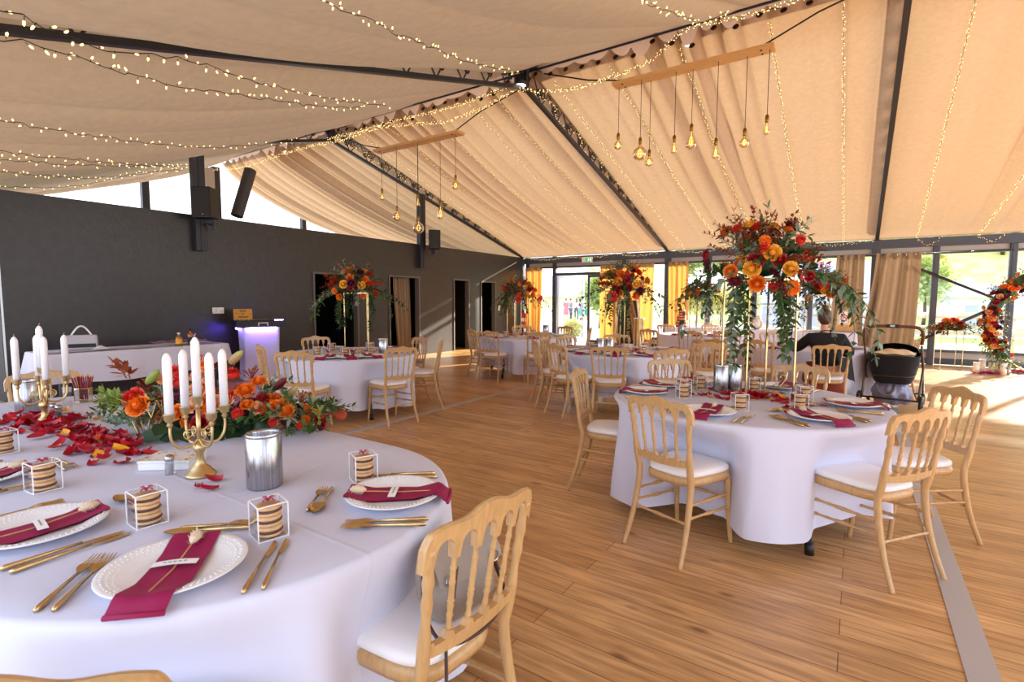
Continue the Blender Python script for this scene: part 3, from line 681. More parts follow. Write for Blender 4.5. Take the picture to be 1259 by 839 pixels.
# ------------------------------------------------------------------ chairs
def back_y(x,z): return -.205-.165*max(0,z-.43)+.02*(1-(x/.2)**2)*0-.02*(1-(x/.2)**2)
def bead(t,base,beads):
    r=base
    for c,w,h in beads:
        d=abs(t-c)/w
        if d<1: r=max(r,base+h*math.sqrt(1-d*d))
    return r
UP=[-.19+.076*i for i in range(6)]
def make_chair():
    t=thing('dining_chair','','chair')
    # top rail with its scalloped edge
    m=MB(); n=100; vs=[]; fs=[]
    for i in range(n+1):
        x=-.212+.424*i/n; ax=abs(x)
        zt=.872+.014*(1+math.cos(PI*min(1,ax/.2)))+.006*math.cos(x*2*PI/.155)
        if ax>.19: zt-= (ax-.19)**2/.022**2*.035
        d=min(abs(x-u) for u in UP)
        if ax>.2: zb=.772
        elif d<.0105: zb=.785
        else: 
            q=(d-.038)/.0275; zb=.812+.034*math.sqrt(max(0,1-q*q))
        zb=min(zb,zt-.01)
        for z,dy in ((zb,-.012),(zb,.012),(zt-.004,.012),(zt,0),(zt-.004,-.012)): vs.append((x,back_y(x,z)+dy,z))
    for i in range(n):
        for k in range(5): fs.append((i*5+k,i*5+(k+1)%5,i*5+5+(k+1)%5,i*5+5+k))
    fs.append((4,3,2,1,0)); fs.append(tuple(n*5+k for k in range(5)))
    m.add(vs,fs,0,False); m.build('top_rail',M['beech'],t)
    m=MB(); vs=[]; fs=[]; n=70
    for i in range(n+1):
        x=-.172+.344*i/n; zt=.556+max([0]+[.02*math.sqrt(max(0,1-((x-u*.9)/.014)**2)) for u in UP[1:5]])+(.012 if abs(x)>.155 else 0); zb=.515+.012*(x/.172)**2
        for z,dy in ((zb,-.011),(zb,.011),(zt,.011),(zt,-.011)): vs.append((x,back_y(x,z)+dy,z))
    for i in range(n):
        for k in range(4): fs.append((i*4+k,i*4+(k+1)%4,i*4+4+(k+1)%4,i*4+4+k))
    fs.append((3,2,1,0)); fs.append(tuple(n*4+k for k in range(4)))
    m.add(vs,fs,0,False); m.build('lower_rail',M['beech'],t)
    B=[(.2,.02,.003),(.28,.015,.003),(.33,.012,.003),(.38,.015,.003),(.62,.02,.002),(.8,.02,.003),(.06,.03,.003),(.95,.03,.004)]
    for u in UP[1:5]:
        m=MB(); n=34; pts=[]; rr=[]
        for k in range(n+1):
            q=k/n; z=.57+(.80-.57)*q; x=u*(.9+.1*q); pts.append((x,back_y(x,z),z)); rr.append(bead(q,.0062+.0018*math.sin(PI*q),B))
        m.tube(pts,rr,8); m.build('spindle',M['beech'],t)
    for s in (-1,1):
        m=MB(); pts=[]; rr=[]
        key=[(s*.19,-.315,0),(s*.182,-.262,.14),(s*.175,-.222,.3),(s*.172,-.207,.43),(s*.174,back_y(.174,.52),.52),(s*.19,back_y(.19,.83),.83)]
        for p in smooth(key,12): 
            z=p[2]; r=.0125+.0055*min(1,z/.35)
            if z>.57: r=bead((z-.57)/.23,.0125,[(.1,.03,.005),(.17,.03,.004),(.4,.03,.005),(.47,.03,.004),(.54,.03,.005),(.75,.04,.004),(.9,.03,.005)])
            if z>.80: r=.014
            pts.append(p); rr.append(r)
        m.tube(pts,rr,10); m.build('leg',M['beech'],t)
        m=MB(); pts=[]; rr=[]
        for k in range(25):
            q=k/24; z=.41*(1-q); pts.append((s*(.168+.014*q),.165+.03*q*q,z)); rr.append(bead(q,.0175-.005*q,[(.12,.04,.004),(.2,.03,.003)]))
        m.tube(pts,rr,10); m.build('leg',M['beech'],t)
    def outline(k,dz,n=40):
        o=[]
        for i in range(n):
            a=2*PI*i/n; c,s_=math.cos(a),math.sin(a); e=.5
            x=(abs(c)**e)*(1 if c>0 else -1); y=(abs(s_)**e)*(1 if s_>0 else -1)
            w=.182+.026*y; o.append((x*w*k,.0+y*.2*k,dz))
        return o
    def loops(m,ls,mi=0,n=40):
        vs=[v for l in ls for v in l]; fs=[]
        for j in range(len(ls)-1):
            for i in range(n): fs.append((j*n+i,j*n+(i+1)%n,(j+1)*n+(i+1)%n,(j+1)*n+i))
        fs.append(tuple(range(n-1,-1,-1))); fs.append(tuple((len(ls)-1)*n+i for i in range(n))); m.add(vs,fs,mi,True)
    m=MB(); loops(m,[outline(.86,.398),outline(.99,.4),outline(1.02,.42),outline(1.0,.442),outline(.9,.446)]); m.build('seat_frame',M['beech'],t)
    m=MB(); loops(m,[outline(.95,.446),outline(1.0,.456),outline(.985,.472),outline(.9,.484),outline(.6,.49),outline(.2,.492)]); m.build('cushion',M['cushion'],t)
    T=[(.1,.04,.003),(.42,.03,.004),(.5,.04,.005),(.58,.03,.004),(.9,.04,.003),(.3,.02,.002),(.7,.02,.002)]
    def stretch(a,b):
        m=MB(); n=28; m.tube([Vector(a).lerp(Vector(b),k/n) for k in range(n+1)],[bead(k/n,.0075,T) for k in range(n+1)],8); m.build('stretcher',M['beech'],t)
    for s in(-1,1):
        stretch((s*.178,-.235,.25),(s*.176,.17,.22)); stretch((s*.176,-.222,.32),(s*.172,.168,.30))
    stretch((-.175,.17,.27),(.175,.17,.27)); stretch((-.178,-.238,.22),(.178,-.238,.22))
    return t
CH=Proto(make_chair())
BACK=.275
CHS=[]
def chair(bx,by,tx,ty,label,group,turn=0):
    bx*=.968; by*=.968
    d=math.hypot(tx-bx,ty-by); q=max(0,.80+BACK-d)/d; bx-=(tx-bx)*q; by-=(ty-by)*q
    a=math.atan2(ty-by,tx-bx)+math.radians(turn)
    CHS.append((1.0,Vector((bx+BACK*math.cos(a),by+BACK*math.sin(a))),Vector((math.cos(a),math.sin(a)))))
    return CH.put((bx+BACK*math.cos(a),by+BACK*math.sin(a),0),a-PI/2,label,group,1.02)
def chair_at(bx,by,deg,label,group,push=1.0):
    a=math.radians(deg); CHS.append((push,Vector((bx+BACK*math.cos(a),by+BACK*math.sin(a))),Vector((math.cos(a),math.sin(a)))))
    return CH.put((bx+BACK*math.cos(a),by+BACK*math.sin(a),0),a-PI/2,label,group,1.02)
def pushed(p,out,k):
    """how far a hanging cloth point is drawn in (against out) by the chair seats in front of it"""
    best=0
    for pf,c,f in CHS:
        v=p-c
        if v.length>.9: continue
        lx=abs(v.x*f.y-v.y*f.x); ly=v.dot(f); co=-f.dot(out)
        if co<.2 or lx>.36: continue
        fall=1 if lx<.2 else .5+.5*math.cos(PI*(lx-.2)/.16)
        best=max(best,max(0,.245-ly)/max(.5,co)*fall*pf)
    return min(best,.5)*max(0,min(1,k/.3))
T1=(-2.95,.96); T2=(-.66,3.97); T3=(-5.6,4.47); T4=(-2.74,6.86); T5=(-5.44,8.6); T6=(-2.71,11.35); T7=(-.68,9.2)
g1='chairs around the long front table'; g2='chairs around the right-hand front round table'; g3='chairs around the round table by the black wall'; g4='chairs around the middle round table'; g5='chairs around the far corner table'; g6='chairs around the back round table'; g7='chairs at the table of the seated woman'
chair_at(-.82,1.08,176,'nearest wooden chair, with a bag on it, at the long front table',g1,.3)
chair_at(-1.001,.180,133,'wooden chair at the bottom left edge of the view, only its top rail showing',g1)
chair_at(-5.05,1.22,-4,'wooden chair at the far left end of the long table, behind the steel bucket',g1)
chair_at(-.90,2.83,71,'wooden chair at the near side of the right-hand front table, back to the viewer',g2)
chair_at(-1.78,3.62,13,'wooden chair in profile at the left of the right-hand front table',g2)
chair_at(.29,3.27,143,'wooden chair at the near right of the right-hand front table, by the floor strip',g2,.6)
chair_at(.54,4.17,-150,'wooden chair farthest right, over the bright floor',g2)
chair_at(-.37,4.92,-100,'wooden chair across the petals at the far side of the right-hand front table',g2)
chair_at(-1.43,4.78,-46,'wooden chair at the far left of the right-hand front table, facing the viewer',g2)
chair_at(-4.36,4.2,166,'wooden chair, back to the viewer, near right of the table by the black wall',g3)
chair_at(-4.72,5.28,-143,'wooden chair seen side-on by itself right of the table by the black wall',g3)
chair_at(-4.92,3.2,119,'wooden chair at the near left of the table by the black wall, behind the bouquet',g3)
chair(-6.15,3.55,*T3,'wooden chair left of the table by the black wall, in front of the music booth',g3)
chair(-6.4,4.75,*T3,'wooden chair behind the table by the black wall, in front of the dark doorway',g3)
chair(-5.55,5.5,*T3,'wooden chair behind the table by the black wall, below the curtained opening',g3)
chair_at(-2.42,5.66,108,'wooden chair with its back to the viewer at the near side of the middle table',g4)
chair_at(-3.12,5.66,64,'wooden chair at the near left of the middle table, angled to the viewer',g4)
chair_at(-3.66,6.05,42,'leftmost wooden chair of the middle table, behind another',g4)
chair(-1.78,6.02,*T4,'wooden chair at the right of the middle table, behind the one facing the viewer',g4)
chair(-2.05,7.6,*T4,'wooden chair at the far right of the middle table',g4)
chair(-3.15,7.75,*T4,'wooden chair behind the middle table, below its tall flowers',g4)
chair(-3.72,7.35,*T4,'wooden chair at the far left of the middle table, against the glass door',g4)
chair(-3.95,6.8,*T4,'wooden chair left of the middle table, in front of the far corner table',g4)
chair(-6.2,7.85,*T5,'leftmost wooden chair of the far corner table, by the black doorways',g5)
chair(-5.58,7.55,*T5,'wooden chair second from the left at the far corner table',g5,10)
chair(-6.15,9.6,*T5,'wooden chair on the far side of the corner table, against the sunlit black wall',g5)
chair(-5.3,10.0,*T5,'wooden chair on the far side of the corner table, below the narrow curtain',g5)
chair(-4.66,7.8,*T5,'wooden chair at the near right of the far corner table',g5)
chair(-4.5,9.55,*T5,'wooden chair at the right of the far corner table, before the glass door',g5)
chair(-2.55,9.75,*T6,'wooden chair with its back to the viewer at the back round table',g6)
chair(-1.72,7.9,*T4,'wooden chair standing askew between the middle table and the woman\'s table',g6,30)
chair(-1.62,7.2,*T7,'nearer of two side-turned chairs left of the woman\'s table',g7,40)
chair(-2.0,10.1,*T6,'wooden chair at the near right of the back round table',g6)
chair(-1.75,10.3,*T6,'side-turned wooden chair right of the back round table, behind the gold rods',g6,-10)
chair(-3.4,9.95,*T6,'wooden chair at the left of the back round table, beside the curtain sign',g6)
chair(-1.15,8.05,*T7,'wooden chair with its back to the viewer left of the seated woman',g7)
chair(-1.0,10.0,*T7,'wooden chair at the far left side of the woman\'s table',g7)
chair(-.5,10.15,*T7,'wooden chair at the far side of the woman\'s table',g7)
chair_at(-.24,7.5,103,'wooden chair the woman in black is sitting on',g7)
chair(.75,9.65,*T7,'wooden chair behind the pram, at the right of the woman\'s table',g7)
chair(-3.75,12.2,-3.6,13.4,'wooden chair at the left end of the long cake table',g6)
chair(-2.9,12.9,-2.6,14,'wooden chair in the middle of the long cake table',g6)

# ------------------------------------------------------------------ tables and cloths
def round_cloth(name,R,zh,seed,amp=.055,n=12,loc=(0,0)):
    r=random.Random(seed); ph=[r.uniform(0,6.28) for _ in range(6)]
    def w(a): return .55*math.sin(n*a+1.3*math.sin(2*a+ph[0])+ph[1])+.35*math.sin((n*.5+1)//1*a+ph[2])+.2*math.sin((2*n-3)*a+ph[3])
    prof=[]
    m=MB()
    rings=[(0.02,0,0),(R*.4,0,0),(R*.75,0,0),(R*.95,0,0),(R-.012,0,0),(R,-.006,0),(R+.006,-.02,.0)]+[(R+.01+.035*k,-.02-k,k) for k in (.06,.12,.2,.3,.4,.5,.6,.7,.8,.9,1.0)]
    na=240
    def fn(a,b):
        i=b*(len(rings)-1); j=int(round(i)); rr,dz,k=rings[j]; q=2*PI*a
        if k>0:
            rr2=rr+amp*w(q)*min(1,k*1.15)**.9; hem=zh+.035*math.sin(2*q+ph[4])+.025*math.sin(4*q+ph[5])+.012*w(q)
            z=-.02-(.742-.02-hem)*k; u=Vector((math.cos(q),math.sin(q))); rr2-=pushed(Vector(loc)+u*rr2,u,k)
            return (rr2*math.cos(q),rr2*math.sin(q),.742+z+.0)
        return (rr*math.cos(q),rr*math.sin(q),.742+dz+.0015*math.sin(3*q+rr*9)*(rr<R*.9))
    m.grid(fn,na,len(rings)-1,0,True,True); m.add([fn(0,0)]+[fn(i/24,0) for i in range(24)],[(0,1+i,1+(i+1)%24) for i in range(24)])
    return m
def table(loc,R,label,clabel,seed,zh=.13,amp=.05,la=None):
    t=thing('round_table',label,'table',(*loc,0),0,'round tables'); 
    m=MB(); m.lathe([(0.001,.70),(R-.03,.70),(R-.02,.72),(R-.03,.736),(0.001,.736)],48); m.build('tabletop',M['pine'],t)
    for k in range(4):
        a=(PI/4+.2*seed if la is None else math.radians(la))+k*PI/2; x,y=(R-.22)*math.cos(a),(R-.22)*math.sin(a)
        m=MB(); m.tube([(x,y,.70),(x*1.2,y*1.2,.05)],.02,10); l=m.build('leg',mat_leg,t); q=MB(); q.tube([(x*1.2,y*1.2,.07),(x*1.215,y*1.215,0)],.025,10); q.build('foot',M['black'],l)
    c=thing('tablecloth',clabel,'tablecloth',(*loc,0.003),0,'white round tablecloths'); round_cloth('c',R,zh,seed,amp,12,loc).build('cloth',M['linen'],c)
mat_leg=mat('grey_table_leg',srgb(92,96,108),.4,.5)
table(T2,.9,'folding table under the right-hand front cloth, one grey leg showing at its hem','white cloth of the right-hand front round table with the tallest flowers',1,.11,.035,-53)
table(T3,.9,'folding table under the cloth by the black wall','white cloth of the round table by the black wall',2,.15,.055)
table(T4,.88,'folding table under the middle round cloth','white cloth of the middle round table',3,.16,.055)
table(T5,.9,'folding table under the cloth in the far corner','white cloth of the round table in the far corner by the doorways',4,.16,.055)
table(T6,.9,'folding table under the back round cloth','white cloth of the back round table before the cake table',5,.15,.055)
table(T7,.9,'folding table where the woman in black sits','white cloth of the round table where the woman sits',6,.12,.055)
# long front table with rounded ends
XA,XBk,HY=-4.05,-1.85,.76
def stad(s):
    """s in 0..1 -> point, normal on the rounded outline"""
    L=XBk-XA; P=2*L+2*PI*HY; d=s*P
    if d<L: return Vector((XA+d,T1[1]-HY)),Vector((0,-1))
    d-=L
    if d<PI*HY:
        a=-PI/2+d/HY; return Vector((XBk+HY*math.cos(a),T1[1]+HY*math.sin(a))),Vector((math.cos(a),math.sin(a)))
    d-=PI*HY
    if d<L: return Vector((XBk-d,T1[1]+HY)),Vector((0,1))
    a=PI/2+(d-L)/HY; return Vector((XA+HY*math.cos(a),T1[1]+HY*math.sin(a))),Vector((math.cos(a),math.sin(a)))
t=thing('long_table','long front table with rounded ends under a white cloth','table',(T1[0],T1[1],0))
m=MB(); 
pts=[stad(i/80)[0]-Vector(T1) for i in range(80)]
m.add([(p.x*.985,p.y*.97,z) for z in (.70,.736) for p in pts],[(i,(i+1)%80,80+(i+1)%80,80+i) for i in range(80)]+[tuple(range(79,-1,-1)),tuple(range(80,160))],0,False); m.build('tabletop',M['pine'],t)
for x in(-1.2,-.1,1.2):
    for y in(-.5,.5): m=MB(); m.tube([(x,y,.70),(x,y,0)],.02,10); m.build('leg',mat_leg,t)
c=thing('tablecloth','large white cloth over the long front table','tablecloth',(0,0,.003))
rings=[(-.3,0,0),(-.1,0,0),(-.012,0,0),(0,-.006,0),(.006,-.02,0)]+[(.01+.06*k,0,k) for k in (.05,.1,.17,.25,.35,.45,.55,.65,.75,.85,.93,1)]
def lc(a,b):
    j=int(round(b*(len(rings)-1))); off,dz,k=rings[j]; p,n=stad(a)
    if k>0:
        w=.5*math.sin(2*PI*19*a+1.5*math.sin(2*PI*3*a))+.4*math.sin(2*PI*11*a+1)+.25*math.sin(2*PI*31*a+2)
        q=p+n*(off+.038*w*min(1,k*1.2)); q=q-n*pushed(q,n,k); return (q.x,q.y,.722-(.722-.07)*k)
    q=p+n*off; return (q.x,q.y,.742+dz)
m=MB(); m.grid(lc,300,len(rings)-1,0,True,True)
o=len(m.v); inner=[lc(i/300,0) for i in range(300)]; m.add(inner,[tuple(range(300))],0,False)
# ironed creases on the top
m.build('cloth',M['linen'],c)

# ------------------------------------------------------------------ place settings
ZT=.747
def plate_proto():
    t=thing('dinner_plate','','plate'); m=MB(); m.lathe([(.001,.004),(.075,.004),(.085,.006),(.1,.012),(.138,.021),(.142,.023),(.14,.0255),(.13,.024),(.1,.016),(.085,.0095),(.07,.0075),(.001,.0075)],44); m.build('dish',M['plate'],t)
    m=MB()
    for k in range(64):
        a=2*PI*k/64
        for j,rr in enumerate((.108,.118,.128)): m.ball((rr*math.cos(a+j*.05),rr*math.sin(a+j*.05),.0175+.0036*j),(.0028,.0028,.0016),5,3)
    m.build('rim_pattern',M['plate'],t); return t
PL=Proto(plate_proto())
def napkin_proto():
    t=thing('napkin','','napkin'); m=MB()
    for layer in range(2):
        def top(a,b):
            x=(a-.5)*.105*(1 if layer==0 else .94); y=-.165+.30*b
            r=abs(y+.0); z=.0105+max(0,(math.hypot(x,y)-.085))*.29 if math.hypot(x,y)<.142 else .0275-max(0,(math.hypot(x,y)-.142))*.9
            z=max(z,.0025)+.0045*(1-layer)+.0012*math.sin(9*a+7*b)
            return (x+.006*math.sin(5*b),y,z)
        m.grid(top,12,24)
    v=[top(0,0)]
    m.tube([(-.052,-.165,.006),(.0,-.168,.008),(.052,-.165,.006)],.0055,8)
    m.build('cloth',M['burg'],t); return t
NP=Proto(napkin_proto())
def tail_proto():
    t=thing('bunny_tail_grass','','dried grass'); m=MB(); m.tube([(0,-.11,.0205),(.004,-.02,.0185),(0,.085,.0265)],.0016,5); m.build('stem',M['straw'],t)
    m=MB(); m.tube([(0,.08,.030),(0,.09,.032),(0,.105,.034),(0,.12,.034),(0,.128,.034)],[.003,.0095,.012,.009,.002],10); 
    r=random.Random(3)
    for k in range(70):
        a=r.uniform(0,6.28); y=r.uniform(.084,.124); m.leaf((.009*math.cos(a),y,.033+.009*math.sin(a)),(math.cos(a),.9,math.sin(a)),.011,.0022)
    m.build('head',M['tailhead'],t); return t
TA=Proto(tail_proto())
def card_proto():
    t=thing('place_card','','place card'); m=MB()
    m.grid(lambda a,b:((a-.5)*.088,(b-.5)*.022,.0225+.003*math.cos((a-.5)*3)),8,2); m.grid(lambda a,b:((a-.5)*.088,(b-.5)*.022,.0218+.003*math.cos((a-.5)*3)),8,2)
    for k in range(5): m.box((-.02+.01*k,0,.0262),(.006,.004,.0004),1)
    m.build('strip',[M['card'],mat('pencil_grey',srgb(150,150,150),.8)],t); return t
CA=Proto(card_proto())
def cutlery(kind):
    t=thing(kind,'',kind.replace('_',' ')); m=MB(); L={'fork':.2,'table_knife':.215,'spoon':.19,'dessert_fork':.16}[kind]
    h=L*.62; m.tube([(0,-L/2,.004),(0,-L/2+.01,.0045),(0,-L/2+h*.4,.005),(0,-L/2+h,.006)],[.003,.0048,.0038,.0026],8,0,True,None,False,1.3)
    m.build('handle',M['gold'],t); m=MB()
    if 'fork' in kind:
        y0=-L/2+h; m.grid(lambda a,b:((a-.5)*(.006+.018*min(1,b*2)),y0+.03*b,.006+.004*math.sin(PI*b*.6)),6,5); m.grid(lambda a,b:((a-.5)*(.006+.018*min(1,b*2)),y0+.03*b,.0045+.004*math.sin(PI*b*.6)),6,5)
        for k in range(4): 
            x=-.0105+.007*k; m.tube([(x,y0+.028,.0085),(x,y0+.055,.0065),(x*.9,L/2-.002,.009)],[.0018,.0016,.0008],5)
        m.build('tines',M['gold'],t)
    elif 'knife' in kind:
        y0=-L/2+h; m.add([(-.004,y0,.003),(.004,y0,.003),(.009,y0+.04,.002),(.006,L/2-.012,.002),(-.004,L/2,.002),(-.004,y0,.006),(.004,y0,.006),(.008,y0+.04,.0035),(.005,L/2-.012,.003),(-.004,L/2-.002,.003)],[(4,3,2,1,0),(5,6,7,8,9),(0,1,6,5),(1,2,7,6),(2,3,8,7),(3,4,9,8),(4,0,5,9)],0,False); m.build('blade',M['gold'],t)
    else:
        y0=-L/2+h; m.grid(lambda a,b:((a-.5)*.036*math.sin(PI*min(.999,b**.8*.93+.07))**.6,y0+.07*b,.009-.006*math.sin(PI*a)*math.sin(PI*b)),10,10); m.grid(lambda a,b:((a-.5)*.036*math.sin(PI*min(.999,b**.8*.93+.07))**.6,y0+.07*b,.0078-.006*math.sin(PI*a)*math.sin(PI*b)),10,10); m.build('bowl',M['gold'],t)
    return t
CU={k:Proto(cutlery(k)) for k in('fork','table_knife','spoon','dessert_fork')}
def box_proto():
    t=thing('favor_box','','gift box'); m=MB(); w=.042; H=.104
    for a in range(4):
        c,s=round(math.cos(a*PI/2)),round(math.sin(a*PI/2)); m.add([(c*w-s*w,s*w+c*w,.001),(c*w+s*w,s*w-c*w,.001),(c*w+s*w,s*w-c*w,H),(c*w-s*w,s*w+c*w,H)],[(0,1,2,3)],0,False)
    m.add([(-w,-w,H),(w,-w,H),(w,w,H),(-w,w,H)],[(0,1,2,3)],0,False); m.add([(-w,-w,.001),(w,-w,.001),(w,w,.001),(-w,w,.001)],[(0,3,2,1)],0,False); m.build('clear_walls',M['clear'],t)
    m=MB()
    for x in(-w,w):
        for y in(-w,w):
            m.box((x,y,H/2),(.0028,.0028,H))
            for k in range(16): m.ball((x,y,.004+k*.006),.0026,5,3)
    for z in (.002,H):
        m.box((0,w,z),(.08,.002,.003)); m.box((0,-w,z),(.08,.002,.003)); m.box((w,0,z),(.002,.08,.003)); m.box((-w,0,z),(.002,.08,.003))
    m.build('dotted_edge',M['edge'],t)
    m=MB()
    for a in (.3,2.2,3.6,5.2): m.tube([(0,0,H+.004),(.012*math.cos(a),.012*math.sin(a),H+.012),(.024*math.cos(a),.024*math.sin(a),H+.007)],.0022,6)
    m.ball((0,0,H+.005),.005,8,5); m.build('ribbon',M['ribbon'],t); return t
FB=Proto(box_proto())
def cookie_proto():
    t=thing('cookie','','biscuit'); m=MB(); m.lathe([(0.0010,0),(0.0300,0),(0.0356,.003),(0.0369,.007),(0.0350,.0115),(0.0010,.0115)],20); m.lathe([(0.0010,.0195),(0.0350,.0195),(0.0369,.0235),(0.0338,.0285),(0.0250,.0305),(0.0010,.031)],20); m.build('biscuit_halves',M['cookie'],t)
    m=MB(); m.lathe([(0.0010,.0112),(0.0356,.0112),(0.0381,.0135),(0.0381,.0175),(0.0356,.0198),(0.0010,.0198)],20); m.build('filling',M['ganache'],t); return t
CK=Proto(cookie_proto())
ORD=['lowest','middle','topmost']
def favor(x,y,rot,where,ncook=3):
    FB.put((x,y,ZT),rot,'clear biscuit gift box '+where,'biscuit gift boxes')
    for k in range(ncook):
        CK.put((x+rnd.uniform(-.002,.002),y+rnd.uniform(-.002,.002),ZT+.003+k*.0315),rnd.uniform(0,6),'%s biscuit of gift box %s'%(ORD[k],where),'biscuits in gift boxes')
def setting(x,y,a,where,near=True,box=None,cut=True,far=False):
    """a: direction from the diner towards the table's centre"""
    rz=a-PI/2; ux,uy=math.cos(a),math.sin(a); vx,vy=math.sin(a),-math.cos(a)
    P=lambda f,s:(x+ux*f+vx*s,y+uy*f+vy*s)
    PL.put((x,y,ZT),rz,'plate under the napkin '+where,'dinner plates',1.18); NP.put((x,y,ZT),rz+rnd.uniform(-.06,.06),'burgundy napkin '+where,'burgundy napkins',1.18)
    TA.put((x,y,ZT+.0),rz+rnd.uniform(-.05,.1),'bunny-tail grass '+where,'bunny-tail stems',1.18)
    if near: CA.put((*P(-.0,.0),ZT),rz+rnd.uniform(-.15,.15),'white name strip '+where,'name strips',1.18)
    if cut:
        CU['fork'].put((*P(-.005,-.20),ZT),rz+.05,'outer gold fork '+where,'gold cutlery',1.3); CU['fork'].put((*P(.0,-.235),ZT),rz+.02,'inner gold fork '+where,'gold cutlery',1.3)
        CU['table_knife'].put((*P(.0,.205),ZT),rz-.03,'inner gold knife '+where,'gold cutlery',1.3); CU['table_knife'].put((*P(.01,.24),ZT),rz+.02,'outer gold knife '+where,'gold cutlery',1.3)
        CU['spoon'].put((*P(.24,-.01),ZT),rz+PI/2,'gold spoon '+where,'gold cutlery',1.3); CU['dessert_fork'].put((*P(.27,.01),ZT),rz-PI/2,'gold dessert fork '+where,'gold cutlery',1.3)
    if box!=False:
        f,s=box if box else (.265,.11)
        q_=P(f,s); favor(*q_,math.atan2(q_[1],q_[0])+.35,where)
# long front table
setting(-1.425,.575,math.radians(135),'at the near right of the long front table',box=False)
setting(-1.333,1.24,math.radians(219),'at the end of the long table by the nearest chair',box=False)
setting(-2.013,.455,math.radians(92),'at the lower left of the long front table',box=False)
setting(-2.78,.45,math.radians(90),'at the left edge of the long front table',box=False)
for q,w in (((331,658),'right of the nearest napkin'),((182,643),'between the two lower left napkins'),((54,602),'at the left edge, beside the third napkin'),((447,590),'behind the plate by the nearest chair'),((4,557),'cut by the left edge of the view')):
    p=Gz(q[0],q[1],ZT); favor(p.x,p.y,math.atan2(p.y,p.x)+.3,w)
setting(-4.1,1.45,math.radians(270),'on the far side of the long table, by the red pencils',box=False,cut=False)
# round tables
def ring(c,angs,names,near,r=.68,far=False,cut=False):
    for a,n in zip(angs,names):
        q=math.radians(a); setting(c[0]+r*math.cos(q),c[1]+r*math.sin(q),q+PI,n,near,None,cut,far)
def dirs(c,*ps): return [math.degrees(math.atan2(y-c[1],x-c[0])) for x,y in ps]
w2='right-hand front table'
ring(T2,dirs(T2,(-.80,2.9),(-1.7,3.66),(.2,3.2),(.57,4.2),(-.37,4.98),(-1.45,4.88),(-1.7,4.3)),['%s, %s'%(s,w2) for s in('before the near chair','at the left','at the near right','at the far right by the pram','at the far side','at the far left','second on the left')],True,.67,False,True)
w3='table by the black wall'
ring(T3,dirs(T3,(-4.22,4.05),(-4.6,5.2),(-5.0,3.34),(-6.15,3.55),(-6.4,4.75),(-5.55,5.5),(-4.5,3.6)),['%s, %s'%(s,w3) for s in('before the near right chair','before the lone side-on chair','at the near left','at the left','at the far left','at the far side','at the near middle')],False,.68,False)
w4='middle round table'
ring(T4,dirs(T4,(-2.29,5.38),(-3.13,5.58),(-3.72,6.0),(-1.78,6.02),(-2.05,7.6),(-3.15,7.75),(-3.95,6.9)),['%s, %s'%(s,w4) for s in('before the near chair','at the near left','at the left','at the right','at the far right','at the far side','second on the left')],False,.68,False)
w5='far corner table'
ring(T5,dirs(T5,(-6.2,7.85),(-5.58,7.55),(-6.15,9.6),(-5.3,10.0),(-4.66,7.8),(-4.5,9.4)),['%s, %s'%(s,w5) for s in('at the left','at the near left','at the far left','at the far side','at the near right','at the right')],False,.68,True)
w6='back round table'
ring(T6,dirs(T6,(-2.55,9.75),(-2.0,10.1),(-1.75,10.4),(-3.4,9.95)),['%s, %s'%(s,w6) for s in('at the near side','at the near right','at the right','at the left')],False,.68,True)
w7="woman's table"
ring(T7,dirs(T7,(-1.15,8.05),(.72,9.2),(.4,8.2),(-1.0,10.0),(-.5,10.2)),['%s, %s'%(s,w7) for s in('at the left','at the right by the pram','just right of the woman','at the far left','at the far side')],False,.68,True)
# ------------------------------------------------------------------ flowers
def rose_mesh(R=.035,seed=1,layers=5):
    r=random.Random(seed); m=MB()
    m.ball((0,0,R*.55),(R*.42,R*.42,R*.55),10,6)
    for l in range(layers):
        n=3+l; rr=R*(.30+.66*l/(layers-1)); h=R*(1.2-.11*l)
        for k in range(n):
            a0=2*PI*(k+l*.37)/n+r.uniform(-.15,.15); w=2*PI/n*.72
            def f(u,v):
                a=a0+(u-.5)*2*w*.62; e=1-(2*u-1)**2
                q=rr*(.35+.65*v**.6)*(1+.045*v**5*l); z=h*(v**1.1)*(.8+.2*e)-R*.05*v**6*l
                return (q*math.cos(a),q*math.sin(a),z+.1*R)
            m.grid(f,6,5)
    return m
def mum_mesh(R=.022):
    m=MB(); m.ball((0,0,R*.4),(R*.7,R*.7,R*.5),8,5)
    for l in range(4):
        n=10+2*l
        for k in range(n):
            a=2*PI*(k+.5*l)/n; el=1.25-.38*l
            d=(math.cos(a)*math.cos(el),math.sin(a)*math.cos(el),math.sin(el)); m.leaf((0,0,R*.3),d,R*1.15,R*.42,0,(0,0,1),-.3,.1)
    return m
def lily_mesh(R=.1):
    m=MB()
    for k in range(6):
        a=2*PI*k/6+(.1 if k%2 else 0); W=R*(.36 if k%2 else .28)
        def f(u,v):
            q=R*v; z=R*(.55*v**.6-.35*v**2.6); s=(u-.5)*2*W*math.sin(PI*min(1,(v*.92+.06)))**.8
            zz=z+abs(u-.5)*.12*R
            return (q*math.cos(a)-s*math.sin(a),q*math.sin(a)+s*math.cos(a),zz)
        m.grid(f,6,10)
    for k in range(6):
        a=2*PI*k/6+.5; m.tube([(0,0,.1*R),(.2*R*math.cos(a),.2*R*math.sin(a),.6*R),(.3*R*math.cos(a),.3*R*math.sin(a),.75*R)],.02*R,5)
    return m
